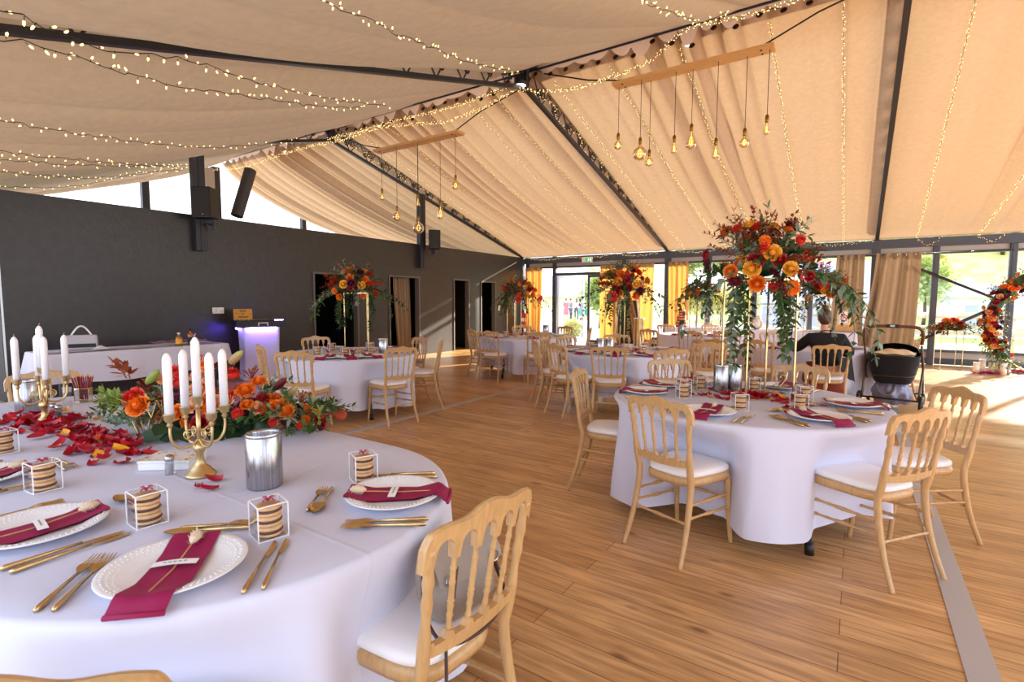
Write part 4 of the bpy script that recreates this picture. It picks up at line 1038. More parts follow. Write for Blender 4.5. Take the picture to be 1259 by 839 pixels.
def calla_mesh(R=.06):
    m=MB()
    def f(u,v):
        a=2*PI*u; rr=R*(.12+.55*v**1.6)*(1+.35*v**2*math.cos(a)); return (rr*math.cos(a),rr*math.sin(a),R*1.7*v+R*.45*v**3*math.cos(a))
    m.grid(f,18,10,0,True,True); m.tube([(0,0,.1*R),(0,0,1.1*R)],.06*R,6); return m
def bud_mesh(R=.06):
    m=MB(); m.tube([(0,0,0),(0,0,R*.3),(0,0,R*.8),(0,0,R*1.4),(0,0,R*1.8)],[R*.12,R*.25,R*.32,R*.24,R*.03],9); return m
def berry_mesh(R=.05,seed=2):
    r=random.Random(seed); m=MB()
    for k in range(26):
        a=r.uniform(0,6.28); e=r.uniform(.1,1.4); q=R*r.uniform(.6,1.1); p=(q*math.cos(a)*math.cos(e),q*math.sin(a)*math.cos(e),q*math.sin(e))
        m.tube([(0,0,-.01),p],.0012,4,1); m.ball(p,R*.085,6,4)
    return m
FM={}
def fmesh(kind,colr,var=0):
    k=(kind,colr,var)
    if k not in FM:
        fn={'rose':lambda:rose_mesh(.035,var+1),'mum':mum_mesh,'lily':lily_mesh,'calla':calla_mesh,'bud':bud_mesh,'berry':berry_mesh}[kind]()
        FM[k]=fn.mesh(kind,[M[colr],M['f_rust']] if kind=='berry' else [M[colr]])
    return FM[k]
FNAME={'rose':'rose','mum':'chrysanthemum','lily':'lily','calla':'calla_lily','bud':'lily_bud','berry':'berry_cluster'}
def flower(parent,kind,colr,p,d,s=1.0,roll=0):
    o=link(FNAME[kind],fmesh(kind,colr,rnd.randrange(2) if kind=='rose' else 0),parent,p)
    q=Vector(d).to_track_quat('Z','Y'); o.rotation_euler=(q.to_matrix()@Matrix.Rotation(roll or rnd.uniform(0,6.28),3,'Z')).to_euler(); o.scale=(s,)*3
    return o
def spray(m,p,d,L,n,leaf,w,mi=0,droop=.5,stem=None,rr=None,bunch=2,curl=.2):
    r=rr or rnd; p=Vector(p); d=Vector(d).normalized(); pts=[p.copy()]; step=L/n
    for k in range(n):
        d=(d+Vector((r.uniform(-curl,curl),r.uniform(-curl,curl),-droop*step*4+r.uniform(-curl,curl)*.5))).normalized(); p=p+d*step; pts.append(p.copy())
        for b in range(bunch):
            sd=d.cross(Vector((r.uniform(-1,1),r.uniform(-1,1),r.uniform(-1,1))))
            if sd.length<.01: continue
            sd.normalize(); m.leaf(p,(sd+d*.7),leaf*r.uniform(.7,1.15)*(1-.35*k/n),w*r.uniform(.8,1.1)*(1-.3*k/n),mi,(r.uniform(-.5,.5),r.uniform(-.5,.5),1))
    m.leaf(p,d,leaf*.8,w*.7,mi)
    m.tube(pts,[.0028*(1-.7*k/n)+.0006 for k in range(n+1)],4,mi if stem is None else stem,False)
def greens(parent,specs,mats):
    m=MB(); specs(m); o=m.build('foliage',[M[k] for k in mats],parent); o['kind']='stuff'; return o
def sprig(parent,name,matk,fn):
    m=MB(); fn(m); return m.build(name,M[matk] if isinstance(matk,str) else [M[k] for k in matk],parent)

def tall_bouquet(label,c,R,seed,flowers,trail=1.0,hgt=.8,nf=26,wide=1.0,vines=4,vl=.45):
    """c: centre of the bouquet's base in the world; flowers: (px,py,kind,colour,size) pinned on its front"""
    r=random.Random(seed); t=thing('flower_bouquet',label,'flower arrangement',c,0,'tall flower bouquets'); c=Vector(c)
    toc=(CAM-c); toc.z=0; toc.normalize(); side=Vector((-toc.y,toc.x,0))
    m=MB(); m.ball((0,0,R*.14),(R*.36,R*.36,R*.18),12,8); m.build('moss_base',M['green_d'],t)
    def dome(lo=-.1,hi=1.5):
        a=r.uniform(0,6.28); e=r.uniform(lo,hi); return Vector((math.cos(a)*math.cos(e)*wide,math.sin(a)*math.cos(e)*wide,math.sin(e)*hgt))
    def g1(m):
        for k in range(int(46)):
            d=dome(-.15,1.45); spray(m,d*R*.35+Vector((0,0,R*.2)),d,R*r.uniform(.4,.78),6,R*.2,R*.085,r.choice((0,0,0,1,2)),.25/R*.3,None,r)
        for k in range(16):
            a=r.uniform(0,6.28); d=Vector((math.cos(a)*wide,math.sin(a)*wide,.1)); spray(m,d*R*.6,d,R*r.uniform(.9,1.75)*trail,11,R*.22,R*.10,r.choice((0,0,1,2)),.95/R*.28,None,r)
        for k in range(vines):
            a=r.uniform(0,6.28); q=R*r.uniform(.35,.75); spray(m,(q*math.cos(a),q*math.sin(a),0),(.35*math.cos(a),.35*math.sin(a),-1),vl*r.uniform(.7,1.2),13,R*.24,R*.115,r.choice((0,0,1,2)),1.5,None,r,3,.14)
    greens(t,g1,('green','green_d','euca'))
    def g2(m):
        for k in range(32):
            d=dome(-.1,1.35); spray(m,d*R*.5+Vector((0,0,R*.2)),d,R*r.uniform(.5,.75),8,R*.12,R*.05,0,.1,None,r,3)
    greens(t,g2,('f_rust',))
    def g3(m):
        for k in range(6):
            d=dome(-.2,.6); spray(m,d*R*.6+Vector((0,0,R*.15)),d,R*r.uniform(.45,.6),6,R*.2,R*.075,0,.3,None,r,3)
    greens(t,g3,('f_scarlet',))
    def g4(m):
        for k in range(3):
            d=dome(-.1,.3)
            for j in range(3): spray(m,d*R*.6+Vector((0,0,R*.1)),d,R*r.uniform(.6,.9),14,R*.06,R*.05,0,1.2/R*.3,None,r,4,.1)
    o=greens(t,g4,('f_lily',)); o.name='amaranth_tassels'
    for f in flowers:
        px,py,kind,colr,s=f; p=Gv(px,py,c,R*.72)-c; d=Vector(p)+toc*R*.5+Vector((0,0,-R*.1)); flower(t,kind,colr,p,d,s)
    for k in range(nf):
        d=dome(.05,1.35)
        p=d*R*r.uniform(.78,.95)+Vector((0,0,R*.2)); kind,colr=r.choice((('rose','f_orange'),('rose','f_red'),('rose','f_scarlet'),('rose','f_yellow'),('mum','f_scarlet'),('rose','f_burg'),('mum','f_orange')))
        if flowers and d.dot(toc)>.35 and r.random()<.6: continue
        flower(t,kind,colr,p,d,R/.3*r.uniform(.9,1.3)*(1.4 if kind=='mum' else 1))
    return t
def gold_stand(label,c,w,d,h,rz,z0=.745,group='gold flower stands',plate=True):
    t=thing('flower_stand',label,'flower stand',(c[0],c[1],z0),rz,group); s=.011
    for x in(-w/2,w/2):
        for y in(-d/2,d/2): m=MB(); m.box((x,y,h/2),(s,s,h)); m.build('rod',M['gold'],t)
    m=MB()
    for z in (s/2,h-s/2):
        for y in(-d/2,d/2): m.box((0,y,z),(w-s,s,s))
        for x in(-w/2,w/2): m.box((x,0,z),(s,d-s,s))
    m.build('frame',M['gold'],t)
    if plate: m=MB(); m.box((0,0,h+.003),(w,d,.006)); m.build('top_plate',M['gold'],t)
    return t
# right-hand front table
c2=(-.60,4.16); gold_stand('gold rod flower stand among petals on the right-hand front table',c2,.36,.34,.86,math.radians(40))
tall_bouquet('largest tall bouquet of yellow and orange roses, on the right-hand front table',(c2[0],c2[1],1.64),.40,3,[
 (925,331,'rose','f_yellow',1.55),(949,312,'rose','f_yellow',1.5),(970,331,'rose','f_yellow',1.35),(931,348,'rose','f_orange',1.5),(900,334,'rose','f_orange',1.3),(930,321,'rose','f_red',1.5),(957,320,'rose','f_red',1.3),(971,353,'mum','f_orange',2.6),(905,345,'mum','f_lily',2.0),(950,352,'mum','f_scarlet',1.6),(915,318,'berry','f_rust',1.2),(985,318,'berry','f_berry',1.2),(940,305,'berry','f_berry',1.1),(993,340,'rose','f_red',1.0)],1.15,.72,18,1.05,11,.62)
c3=(-5.62,4.6); gold_stand('gold rod flower stand on the table by the black wall',c3,.36,.3,.80,math.radians(-38))
tall_bouquet('tall orange bouquet against the dark doorway, on the table by the black wall',(c3[0],c3[1],1.56),.36,5,[
 (423,350,'rose','f_yellow',1.4),(444,351,'rose','f_yellow',1.4),(433,353,'rose','f_red',1.5),(431,341,'rose','f_orange',1.2),(430,344,'rose','f_scarlet',1.2),(449,344,'rose','f_orange',1.1),(446,364,'rose','f_orange',1.0),(460,361,'rose','f_scarlet',1.2),(418,365,'rose','f_orange',1.1),(412,358,'mum','f_orange',1.8)],1.0,.7,24)
c4=(-2.70,6.78); gold_stand('gold rod flower stand on the middle table',c4,.34,.32,.84,math.radians(-18))
tall_bouquet('tall orange and red bouquet before the wide yellow curtain, on the middle table',(c4[0],c4[1],1.60),.36,8,[
 (760,347,'rose','f_yellow',1.6),(781,350,'rose','f_yellow',1.4),(771,344,'rose','f_red',1.3),(772,354,'rose','f_red',1.5),(758,354,'rose','f_red',1.5),(754,364,'lily','f_scarlet',.9),(781,363,'rose','f_orange',1.5),(762,360,'rose','f_orange',1.2),(786,358,'rose','f_burg',1.5)],1.1,.68,26)
c5=(-5.72,8.75); gold_stand('gold rod flower stand in the far corner',c5,.34,.32,.80,math.radians(-30))
tall_bouquet('tall bouquet in the far corner beside the narrow curtain',(c5[0],c5[1],1.55),.36,12,[(640,363,'rose','f_orange',1.5),(646,362,'rose','f_yellow',1.4),(654,363,'rose','f_orange',1.4),(650,356,'rose','f_red',1.5),(657,357,'rose','f_orange',1.3),(637,368,'lily','f_scarlet',.8),(663,367,'lily','f_scarlet',.8),(646,354,'rose','f_yellow',1.1)],1.0,.68,22)
c6=(-2.75,11.3); gold_stand('gold rod flower stand on the back table, before the yellowish curtain',c6,.34,.3,.80,math.radians(-14))
tall_bouquet('tall bouquet on the back table beside the yellowish curtain',(c6[0],c6[1],1.55),.36,15,[(846,363,'rose','f_orange',1.5),(851,361,'rose','f_yellow',1.4),(856,365,'rose','f_orange',1.4),(848,357,'rose','f_red',1.4),(858,358,'rose','f_orange',1.3)],1.0,.6,20)
c7=(-.52,9.25); gold_stand("gold rod flower stand on the woman's table",c7,.3,.28,.80,math.radians(-5))
tall_bouquet("tall bouquet partly behind the largest one, on the woman's table",(c7[0]+.06,c7[1],1.55),.38,19,[(1012,350,'rose','f_orange',1.5),(1020,362,'rose','f_orange',1.4),(1006,352,'rose','f_red',1.6),(1013,358,'rose','f_yellow',1.3),(995,366,'rose','f_orange',1.4),(1018,352,'rose','f_scarlet',1.3)],1.1,.65,20)

# petals -------------------------------------------------------------------
def petal_mesh(seed,mk):
    r=random.Random(seed); w=r.uniform(.017,.023); l=r.uniform(.022,.03); cu=r.uniform(.006,.014); tw=r.uniform(-.006,.006); m=MB()
    def f(u,v):
        x=(u-.5)*2*w*math.sin(PI*min(1,v*.86+.12))**.7; y=(v-.5)*2*l; z=cu*(abs(2*u-1)**1.8)+cu*.8*(2*v-1)**2+tw*(2*u-1)*(2*v-1)+.002
        return (x,y,z)
    m.grid(f,6,6); return m.mesh('petal',[mk])
PM=[petal_mesh(k,M['petal']) for k in range(5)]; PY=petal_mesh(9,M['petal_y'])
def petals(pts,label,group,ylabel=None,tilt=.4,scale=1.0):
    for i,(x,y,z) in enumerate(pts):
        yl=ylabel and rnd.random()<.06
        o=link('yellow_petal' if yl else 'rose_petal',PY if yl else rnd.choice(PM),None,(x,y,z)); o.rotation_euler=(rnd.uniform(-tilt,tilt),rnd.uniform(-tilt,tilt),rnd.uniform(0,6.28)); s=rnd.uniform(.75,1.2)*scale; o.scale=(s,s,s)
        if yl: tag(o,ylabel,'petal',group+', yellow')
        else: tag(o,label,'petal',group)
pp=[]
# runner on the long table between (30,520) and (180,570) of the photo
for k in range(165):
    t=rnd.random(); a=Gz(40,516,ZT).lerp(Gz(165,562,ZT),t); x=a.x+rnd.gauss(0,.10); y=a.y+rnd.gauss(0,.075); pp.append((x,y,ZT+rnd.choice((0,.0,.012,.022))))
petals(pp,'crimson rose petal in the heap along the middle of the long front table','petals on the long front table','yellow petal in the crimson heap on the long front table',.45,1.3)
petals([(*Gz(x,y,ZT).xy,ZT) for x,y in ((245,600),(258,603),(262,592),(110,510),(118,516),(210,573),(90,518))],'loose crimson petal lying apart near a gold candelabra','loose petals on the long front table',None,.25)
pp=[]
for k in range(110):
    a=rnd.uniform(0,6.28); q=abs(rnd.gauss(0,.17)); x=c2[0]+.02+q*1.25*math.cos(a); y=c2[1]-.1+q*.8*math.sin(a); pp.append((x,y,ZT+(rnd.choice((0,.012,.022)) if q<.14 else 0)))
petals(pp,'crimson rose petal scattered round the gold stand on the right-hand front table','petals on the right-hand front table','yellow petal by the gold stand on the right-hand front table')
FP=MB()
for c,n,w in ((c3,34,'the table by the black wall'),(c4,34,'the middle round table'),(c5,20,'the far corner table'),(c7,16,"the woman's table"),(c6,12,'the back round table')):
    for _ in range(n):
        q=Matrix.Translation((c[0]+rnd.gauss(0,.17),c[1]-.05+rnd.gauss(0,.15),ZT+rnd.choice((0,.012))))@Matrix.Rotation(rnd.uniform(0,6.28),4,'Z')@Matrix.Rotation(rnd.uniform(-.5,.5),4,'X')@Matrix.Scale(rnd.uniform(.9,1.35),4)
        me=rnd.choice(PM); FP.add([v.co for v in me.vertices],[list(f.vertices) for f in me.polygons],0,True,q)
tag(FP.build('scattered_petals',M['petal']),'crimson petals scattered round the gold stands on the five farther tables','petals',None,'stuff')

# candelabras ------------------------------------------------------------------
def candle(p,h,r,label,group='white candles'):
    t=thing('candle',label,'candle',p,rnd.uniform(0,6),group); m=MB(); m.lathe([(.001,0),(r,0),(r,h-.03),(r*.92,h-.018),(r*.5,h-.004),(r*.2,h)],18); m.build('wax',M['wax'],t)
    m=MB(); m.tube([(0,0,h-.002),(.001,0,h+.008),(.004,.002,h+.014)],.0014,5); m.build('wick',M['wick'],t)
def candelabra(loc,rz,label,cl,S_=1.0,hc=.297):
    t=thing('candelabra',label,'candelabra',loc,rz); h=hc
    m=MB(); m.lathe([(.056,0),(.056,.006),(.05,.01),(.047,.016),(.04,.02),(.036,.03),(.02,.042),(.016,.055),(.013,.09),(.02,.1),(.024,.112),(.02,.125),(.012,.135)],26); m.build('base',M['gold_satin'],t)
    m=MB(); m.tube([(0,0,.13),(0,0,h-.03)],.0085,10); m.build('stem',M['gold_satin'],t)
    def cup(p,par):
        m=MB(); m.lathe([(.006,-.03),(.007,-.024),(.012,-.02),(.007,-.012),(.014,-.004),(.0195,.004),(.0195,.02),(.0215,.022),(.0215,.0245),(.0165,.0245),(.0165,.01),(.001,.01)],18); o=m.build('cup',M['gold_satin'],par,p); return o
    cup((0,0,h),t); R=.103; hs=h-.055; tops=[(0,0,h)]
    for k in range(4):
        a=PI/4+k*PI/2; c,s=math.cos(a),math.sin(a)
        prof=[(0,.15),(.03,.128),(.07,.126),(.095,.15),(.103,.18),(.103,hs-.03)]
        m=MB(); m.tube(smooth([(c*x,s*x,z) for x,z in prof],6),[.0052]*31,8); o=m.build('arm',M['gold_satin'],t); cup((c*R,s*R,hs),o); tops.append((c*R,s*R,hs))
        m=MB(); pts=[]
        for j in range(26):
            q=j/25; rr=.022*(1-.75*q); b=-PI/2+q*3.2*PI; pts.append((c*(.036+rr*math.cos(b)),s*(.036+rr*math.cos(b)),.175+rr*math.sin(b)))
        m.tube(pts,.0032,6); m.build('scroll',M['gold_satin'],t)
    names=['centre candle','first','second','third','fourth']
    Rm=Matrix.Rotation(rz,3,'Z')
    for i,p in enumerate(tops):
        q=Rm@Vector(p)+Vector(loc); candle((q.x,q.y,q.z+.0105),.247,.0158,cl[i])
    return t
p=Gz(247,584,ZT); candelabra((p.x,p.y,ZT),math.radians(45.6),'nearer gold five-arm candelabra on the long front table, before the bouquet',['tallest white candle, in the middle of the nearer candelabra','white candle at the right back of the nearer candelabra','white candle at the left back of the nearer candelabra','white candle at the left front of the nearer candelabra','white candle at the right front of the nearer candelabra'])
p=Gz(56,522,ZT); candelabra((p.x,p.y,ZT),math.radians(39.5),'farther gold candelabra on the long front table, by the left edge of the view',['tallest white candle, in the middle of the farther candelabra','white candle at the right of the farther candelabra','white candle at the back of the farther candelabra','white candle at the left of the farther candelabra','white candle at the front of the farther candelabra'])
# steel buckets -------------------------------------------------------------------
def bucket(x,y,h,r,label,z=ZT):
    t=thing('steel_cooler',label,'bottle cooler',(x,y,z),0,'steel bottle coolers'); m=MB(); m.lathe([(.001,0),(r*.97,0),(r,.006),(r,h-.004),(r-.003,h),(r-.008,h-.002),(r-.01,h-.01),(r-.01,.02),(.001,.02)],36); m.build('body',M['steel'],t)
    m=MB(); m.lathe([(r+.0005,h-.012),(r+.0022,h-.006),(r+.0005,h)],36,0,cap=False); m.build('rim',M['steel'],t)
p=Gz(326,597,ZT); bucket(p.x,p.y,.205,.063,'brushed steel bottle cooler standing alone near the front of the long table')
p=Gz(36,506,ZT); bucket(p.x,p.y,.20,.066,'brushed steel bottle cooler behind the farther candelabra')
bucket(-.86,4.22,.205,.055,'left one of two steel coolers behind the gold stand, right-hand front table'); bucket(-.78,4.32,.205,.055,'right one of two steel coolers behind the gold stand, right-hand front table')
bucket(-5.12,4.62,.205,.06,'steel cooler on the table by the black wall'); bucket(-2.82,6.33,.2,.055,'left of two steel coolers on the middle table'); bucket(-2.72,6.4,.2,.055,'right of two steel coolers on the middle table'); bucket(-5.35,9.25,.2,.06,'steel cooler on the far corner table'); bucket(-3.0,10.75,.2,.06,'pale steel cooler on the back round table')
# pencil pot ------------------------------------------------------------------------
p=Gz(103,494,ZT); t=thing('pencil_pot','gold-banded glass pot full of red pencils behind the petals','pot',(p.x,p.y,ZT)); pot=Vector((p.x,p.y,ZT))
m=MB(); m.lathe([(.001,.004),(.045,.004),(.047,.095),(.0485,.095),(.0465,0),(.001,0)],6,0,Matrix.Rotation(.3,4,'Z'),(0,0,0),False); m.build('glass',M['tglass'],t)
m=MB()
for z in(.002,.095): m.lathe([(.0475,z-.003),(.0495,z),(.0475,z+.003)],6,0,Matrix.Rotation(.3,4,'Z'),(0,0,0),False,False)
for k in range(6): a=.3+k*PI/3; m.tube([(.0475*math.cos(a),.0475*math.sin(a),0),(.049*math.cos(a),.049*math.sin(a),.095)],.002,5)
m.build('gold_edge',M['gold'],t)
def pencil():
    t=thing('pencil','red pencil standing in the gold-banded glass pot','pencil',(0,0,0),0,'red pencils in the pot'); m=MB(); m.tube([(0,0,0),(0,0,.155)],.0036,6); m.build('barrel',mat('crimson_lacquer',srgb(140,14,40),.35),t); m=MB(); m.tube([(0,0,.155),(0,0,.17)],[.0036,.0009],6); m.build('tip',M['pine'],t); m=MB(); m.tube([(0,0,-.012),(0,0,0)],.0037,6); m.build('ferrule',M['gold'],t); return t
PN=Proto(pencil())
for k in range(24):
    a=rnd.uniform(0,6.28); q=.036*math.sqrt(rnd.random()); b=rnd.uniform(-.12,.12); PN.put((pot.x+q*.7*math.cos(a),pot.y+q*.7*math.sin(a),pot.z+.019),(rnd.uniform(-.14,.14)-math.sin(a)*.12,math.cos(a)*.14+b*.5,0),'red pencil standing in the gold-banded glass pot','red pencils in the pot')
# lantern --------------------------------------------------------------------------------
p=Gv(186,552,Gz(186,552,ZT)); p=Gz(183,537,ZT); t=thing('wire_lantern','faceted glass candle lantern with zigzag gold wire, left in front of the bouquet','lantern',(p.x,p.y,ZT),.3)
m=MB(); ring=[]; top=[(.062*math.cos(2*PI*k/7),.062*math.sin(2*PI*k/7),.18) for k in range(7)]; mid=[(.072*math.cos(2*PI*(k+.5)/7),.072*math.sin(2*PI*(k+.5)/7),.11) for k in range(7)]; bot=[(.04*math.cos(2*PI*k/7),.04*math.sin(2*PI*k/7),.004) for k in range(7)]
g=MB(); g.add(top+mid+bot,[(k,7+k,(k+1)%7) for k in range(7)]+[(7+k,7+(k+1)%7,(k+1)%7) for k in range(7)]+[(7+k,14+(k+1)%7,7+(k+1)%7) for k in range(7)]+[(7+k,14+k,14+(k+1)%7) for k in range(7)]+[tuple(range(20,13,-1))],0,False); g.build('glass',M['tglass'],t)
for k in range(7):
    for a,b in((top[k],top[(k+1)%7]),(top[k],mid[k]),(mid[k],top[(k+1)%7]),(mid[k],bot[k]),(mid[k],bot[(k+1)%7]),(bot[k],bot[(k+1)%7])): m.tube([a,b],.0026,5)
m.build('gold_wire',M['gold'],t)
# flowered box ------------------------------------------------------------------------------
p=Gz(213,572,ZT); t=thing('keepsake_box','flat white keepsake box with painted flowers, between petals and candelabra','box',(p.x,p.y,ZT),math.radians(38))
m=MB(); m.box((0,0,.014),(.2,.14,.028),0,None,.004); m.build('base',M['card'],t); m=MB(); m.box((0,0,.034),(.205,.145,.012),0,None,.004); m.build('lid',M['plate'],t)
for nm,mk,cols in(('painted_flower','f_yellow',22),('painted_leaf','olive',16)):
    m=MB()
    for k in range(cols):
        a=rnd.uniform(0,6.28)
        if rnd.random()<.5: x=rnd.choice((-1,1))*rnd.uniform(.07,.095); y=rnd.uniform(-.065,.065)
        else: x=rnd.uniform(-.095,.095); y=rnd.choice((-1,1))*rnd.uniform(.045,.066)
        m.lathe([(.001,.0412),(.006,.0408),(.0065,.0402)],6,0,None,(x,y,0)) if nm=='painted_flower' else m.leaf((x,y,.0412),(math.cos(a),math.sin(a),0),.02,.007,0,None,0,0)
    m.build(nm,M[mk],t)
m=MB(); m.lathe([(.001,.0412),(.022,.041),(.023,.0402)],18,0,None,(-.01,.0,0)); m.build('round_picture',M['f_peach'],t)
# cellars ------------------------------------------------------------------------------------
def shaker(x,y,label,col):
    t=thing('shaker',label,'salt shaker',(x,y,ZT),0,'glass shakers'); m=MB(); m.lathe([(.018,0),(.0185,.004),(.0175,.03),(.0155,.056),(.014,.058),(.0135,.005),(.001,.005)],8); m.build('glass',M['tglass'],t)
    m=MB(); m.lathe([(.001,.006),(.0125,.006),(.0125,.04),(.001,.041)],8); m.build('contents',col,t)
    m=MB(); m.lathe([(.0165,.056),(.017,.062),(.0165,.072),(.01,.078),(.001,.079)],16); m.build('lid',M['steel'],t)
salt=M['card']; pep=mat('ground_pepper',srgb(96,84,70),.9,noise=.6,nscale=300)
p=Gz(209,583,ZT); shaker(p.x,p.y,'glass salt shaker with steel lid beside the nearer candelabra',salt)
p=Gz(66,512,ZT); shaker(p.x,p.y,'salt shaker right of the farther candelabra foot',salt)
p=Gz(73,514,ZT); shaker(p.x,p.y,'pepper shaker right of the farther candelabra foot',pep)
shaker(-.30,4.28,'salt shaker behind the gold stand of the right-hand front table',salt); shaker(-5.45,4.35,'salt shaker by the gold stand on the table by the black wall',salt); shaker(-5.40,4.38,'pepper shaker by the gold stand on the table by the black wall',pep)
# clear acrylic menu on the far side of the long table
p=Gz(84,508,ZT); t=thing('table_number','clear glass table number stand behind the shakers','stand',(p.x,p.y,ZT),math.radians(50)); m=MB(); m.box((0,0,.004),(.07,.045,.008),0,None,.002); m.build('foot',M['tglass'],t); m=MB(); m.box((0,0,.085),(.05,.004,.155)); m.build('plate',M['tglass'],t)
p=Gz(972,484,ZT); t=thing('table_number','clear table number stand with a gold numeral two, behind the petals','stand',(-.44,4.36,ZT),math.radians(10)); m=MB(); m.box((0,0,.004),(.12,.05,.008),0,None,.002); m.build('foot',M['tglass'],t); m=MB(); m.box((0,0,.09),(.11,.005,.165)); m.build('plate',M['tglass'],t)
m=MB(); m.tube(smooth([(-.022,-.006,.12),(-.012,-.006,.14),(.012,-.006,.14),(.02,-.006,.12),(.0,-.006,.085),(-.024,-.006,.05),(.0,-.006,.052),(.024,-.006,.048)],5),.005,6); m.build('numeral',M['gold'],t)

# long table's centrepiece -----------------------------------------------------------------------
A=Gz(165,527,ZT); B=Gz(405,542,ZT); _n=Vector((-.88,.47,0)).normalized()*.13; A=A+_n; B=B+_n*.4; t=thing('table_bouquet','long low bouquet of orange roses, lilies and autumn leaves on the front table','flower arrangement',(0,0,0)); ax=(B-A); L=ax.length; ax.normalize(); mid=(A+B)/2
nrm=Vector((mid.x,mid.y,0)).normalized()
r=random.Random(21)
def along(s,o=0,z=0): return A+ax*(L*s)-nrm*o+Vector((0,0,z))
def prof(s): return .21*math.sin(PI*max(.04,min(.96,s)))**.6
m=MB()
for k in range(8): s=.16+.52*k/7; m.ball(along(s,0,.03),(.055,.055,.03+prof(s)*.22),10,6)
m.build('moss_base',M['green_d'],t)
def V(px,py,o=.0): 
    d=ray(px,py); n=nrm; q=(mid-CAM).dot(n)-o; return CAM+d*(q/d.dot(n))
def gg(m):
    for k in range(90):
        s=r.uniform(.02,.98); a=r.uniform(0,6.28); d=Vector((math.cos(a),math.sin(a),r.uniform(.05,1.3))); p=along(s,0,.05)+d*prof(s)*.45; p.z=max(p.z,.765)
        spray(m,p,d,r.uniform(.08,.17),5,.065,.028,r.choice((0,0,1,2,3)),.5,None,r)
greens(t,gg,('green','green_d','euca','olive'))
def lay(px,py,dx,n,mi,leaf,w,Lg,droop=.6,o=.08,up=.0):
    def f(m):
        for k in range(n):
            p=V(px,py,o)+Vector((r.uniform(-.04,.04),r.uniform(-.04,.04),r.uniform(-.0,.03))); d=ax*dx+Vector((r.uniform(-.4,.4),r.uniform(-.4,.4),up+r.uniform(0,.3))); spray(m,p,d,Lg*r.uniform(.7,1.1),7,leaf,w,0,droop,None,r)
    return f
sprig(t,'eucalyptus','euca',lay(165,522,-.6,7,0,.035,.022,.12,.2))
sprig(t,'oak_leaf','olive',lay(160,500,-.8,4,0,.065,.03,.12,.1))
sprig(t,'oak_leaf','f_rust',lay(160,470,-.5,2,0,.06,.028,.10,-.2,.0,.6))
sprig(t,'green_sprig','green',lay(150,505,-1,4,0,.05,.018,.18,.3,.05))
sprig(t,'green_sprig','green',lay(380,505,1,7,0,.06,.024,.22,.5,.02,.1))
sprig(t,'green_sprig','green',lay(350,525,.8,8,0,.045,.016,.2,.35,.12))
def bigleaf(m):
    for px,py,dx,dz in((205,520,-.2,-.1),(225,525,.2,-.3),(262,530,.3,-.5),(285,535,.2,-.7),(300,528,.6,-.5),(205,535,-.9,-.1),(228,540,-.8,-.12)):
        p=V(px,py,.13); p.z=max(p.z,.80); m.leaf(p,ax*dx-nrm*.6+Vector((0,0,dz)),.13,.085,0,-nrm+Vector((0,0,.6)),.2,.2)
sprig(t,'broad_leaf','green_d',bigleaf)
fl=[(302,482,'rose','f_orange',1.15,.15),(318,471,'rose','f_orange',1.0,.1),(247,479,'rose','f_peach',1.2,.12),(245,464,'rose','f_peach',1.0,.08),(238,498,'rose','f_peach',1.2,.15),(206,466,'rose','f_peach',1.0,.06),(279,493,'rose','f_peach',1.0,.15),(250,490,'rose','f_orange',1.1,.14),(217,508,'rose','f_orange',1.0,.15),(172,500,'rose','f_orange',1.3,.08),(166,490,'rose','f_scarlet',1.2,.05),(257,503,'mum','f_orange',1.5,.16),(251,452,'mum','f_orange',1.6,.0),(285,462,'mum','f_scarlet',1.7,.05),(292,477,'berry','f_berry',.6,.12),(284,487,'mum','f_scarlet',1.3,.14),(215,460,'mum','f_scarlet',1.8,.05),(222,470,'mum','f_scarlet',1.6,.08),
 (332,490,'rose','f_orange',.8,.12),(326,500,'mum','f_orange',1.2,.14),(375,522,'mum','f_orange',1.8,.10),(345,508,'lily','f_lily',1.1,.12),(352,488,'bud','f_bud',1.0,.05),(338,478,'bud','f_lily',1.0,.06),(283,447,'bud','f_bud',1.1,.0),(275,452,'rose','f_lily',1.1,.0),
 (306,496,'mum','f_burg',1.3,.17),(298,500,'mum','f_burg',1.3,.17),(310,503,'mum','f_burg',1.3,.17),(301,508,'mum','f_burg',1.3,.18),(292,505,'mum','f_burg',1.2,.17),(313,496,'mum','f_burg',1.2,.16),(217,484,'mum','f_burg',1.4,.12),(235,485,'mum','f_burg',1.3,.12),(232,505,'mum','f_burg',1.3,.14),(238,512,'mum','f_burg',1.3,.15),(247,521,'rose','f_red',1.1,.19),(281,458,'mum','f_burg',1.5,.03),
 (246,448,'berry','f_berry',1.0,-.02),(310,462,'berry','f_rust',1.1,.02),(372,492,'berry','f_rust',1.1,.04),(180,476,'berry','f_rust',1.0,.0),(265,497,'rose','f_peach',1.1,.14),(350,525,'mum','f_red',1.3,.14),(182,470,'bud','olive',1.0,.06)]
for px,py,k,cc,s,o in fl:
    s*=1.12; o+=.03
    p=V(px,py,o); p.z=max(p.z,.775); d=(p-along(max(.05,min(.95,(p-A).dot(ax)/L)),0,.02)); d=d.normalized()-nrm*.45+Vector((0,0,.25)); 
    if k in('bud',): d=ax*.8+Vector((0,0,.7))-nrm*.2
    flower(t,k,cc,p-d.normalized()*.012,d,s)
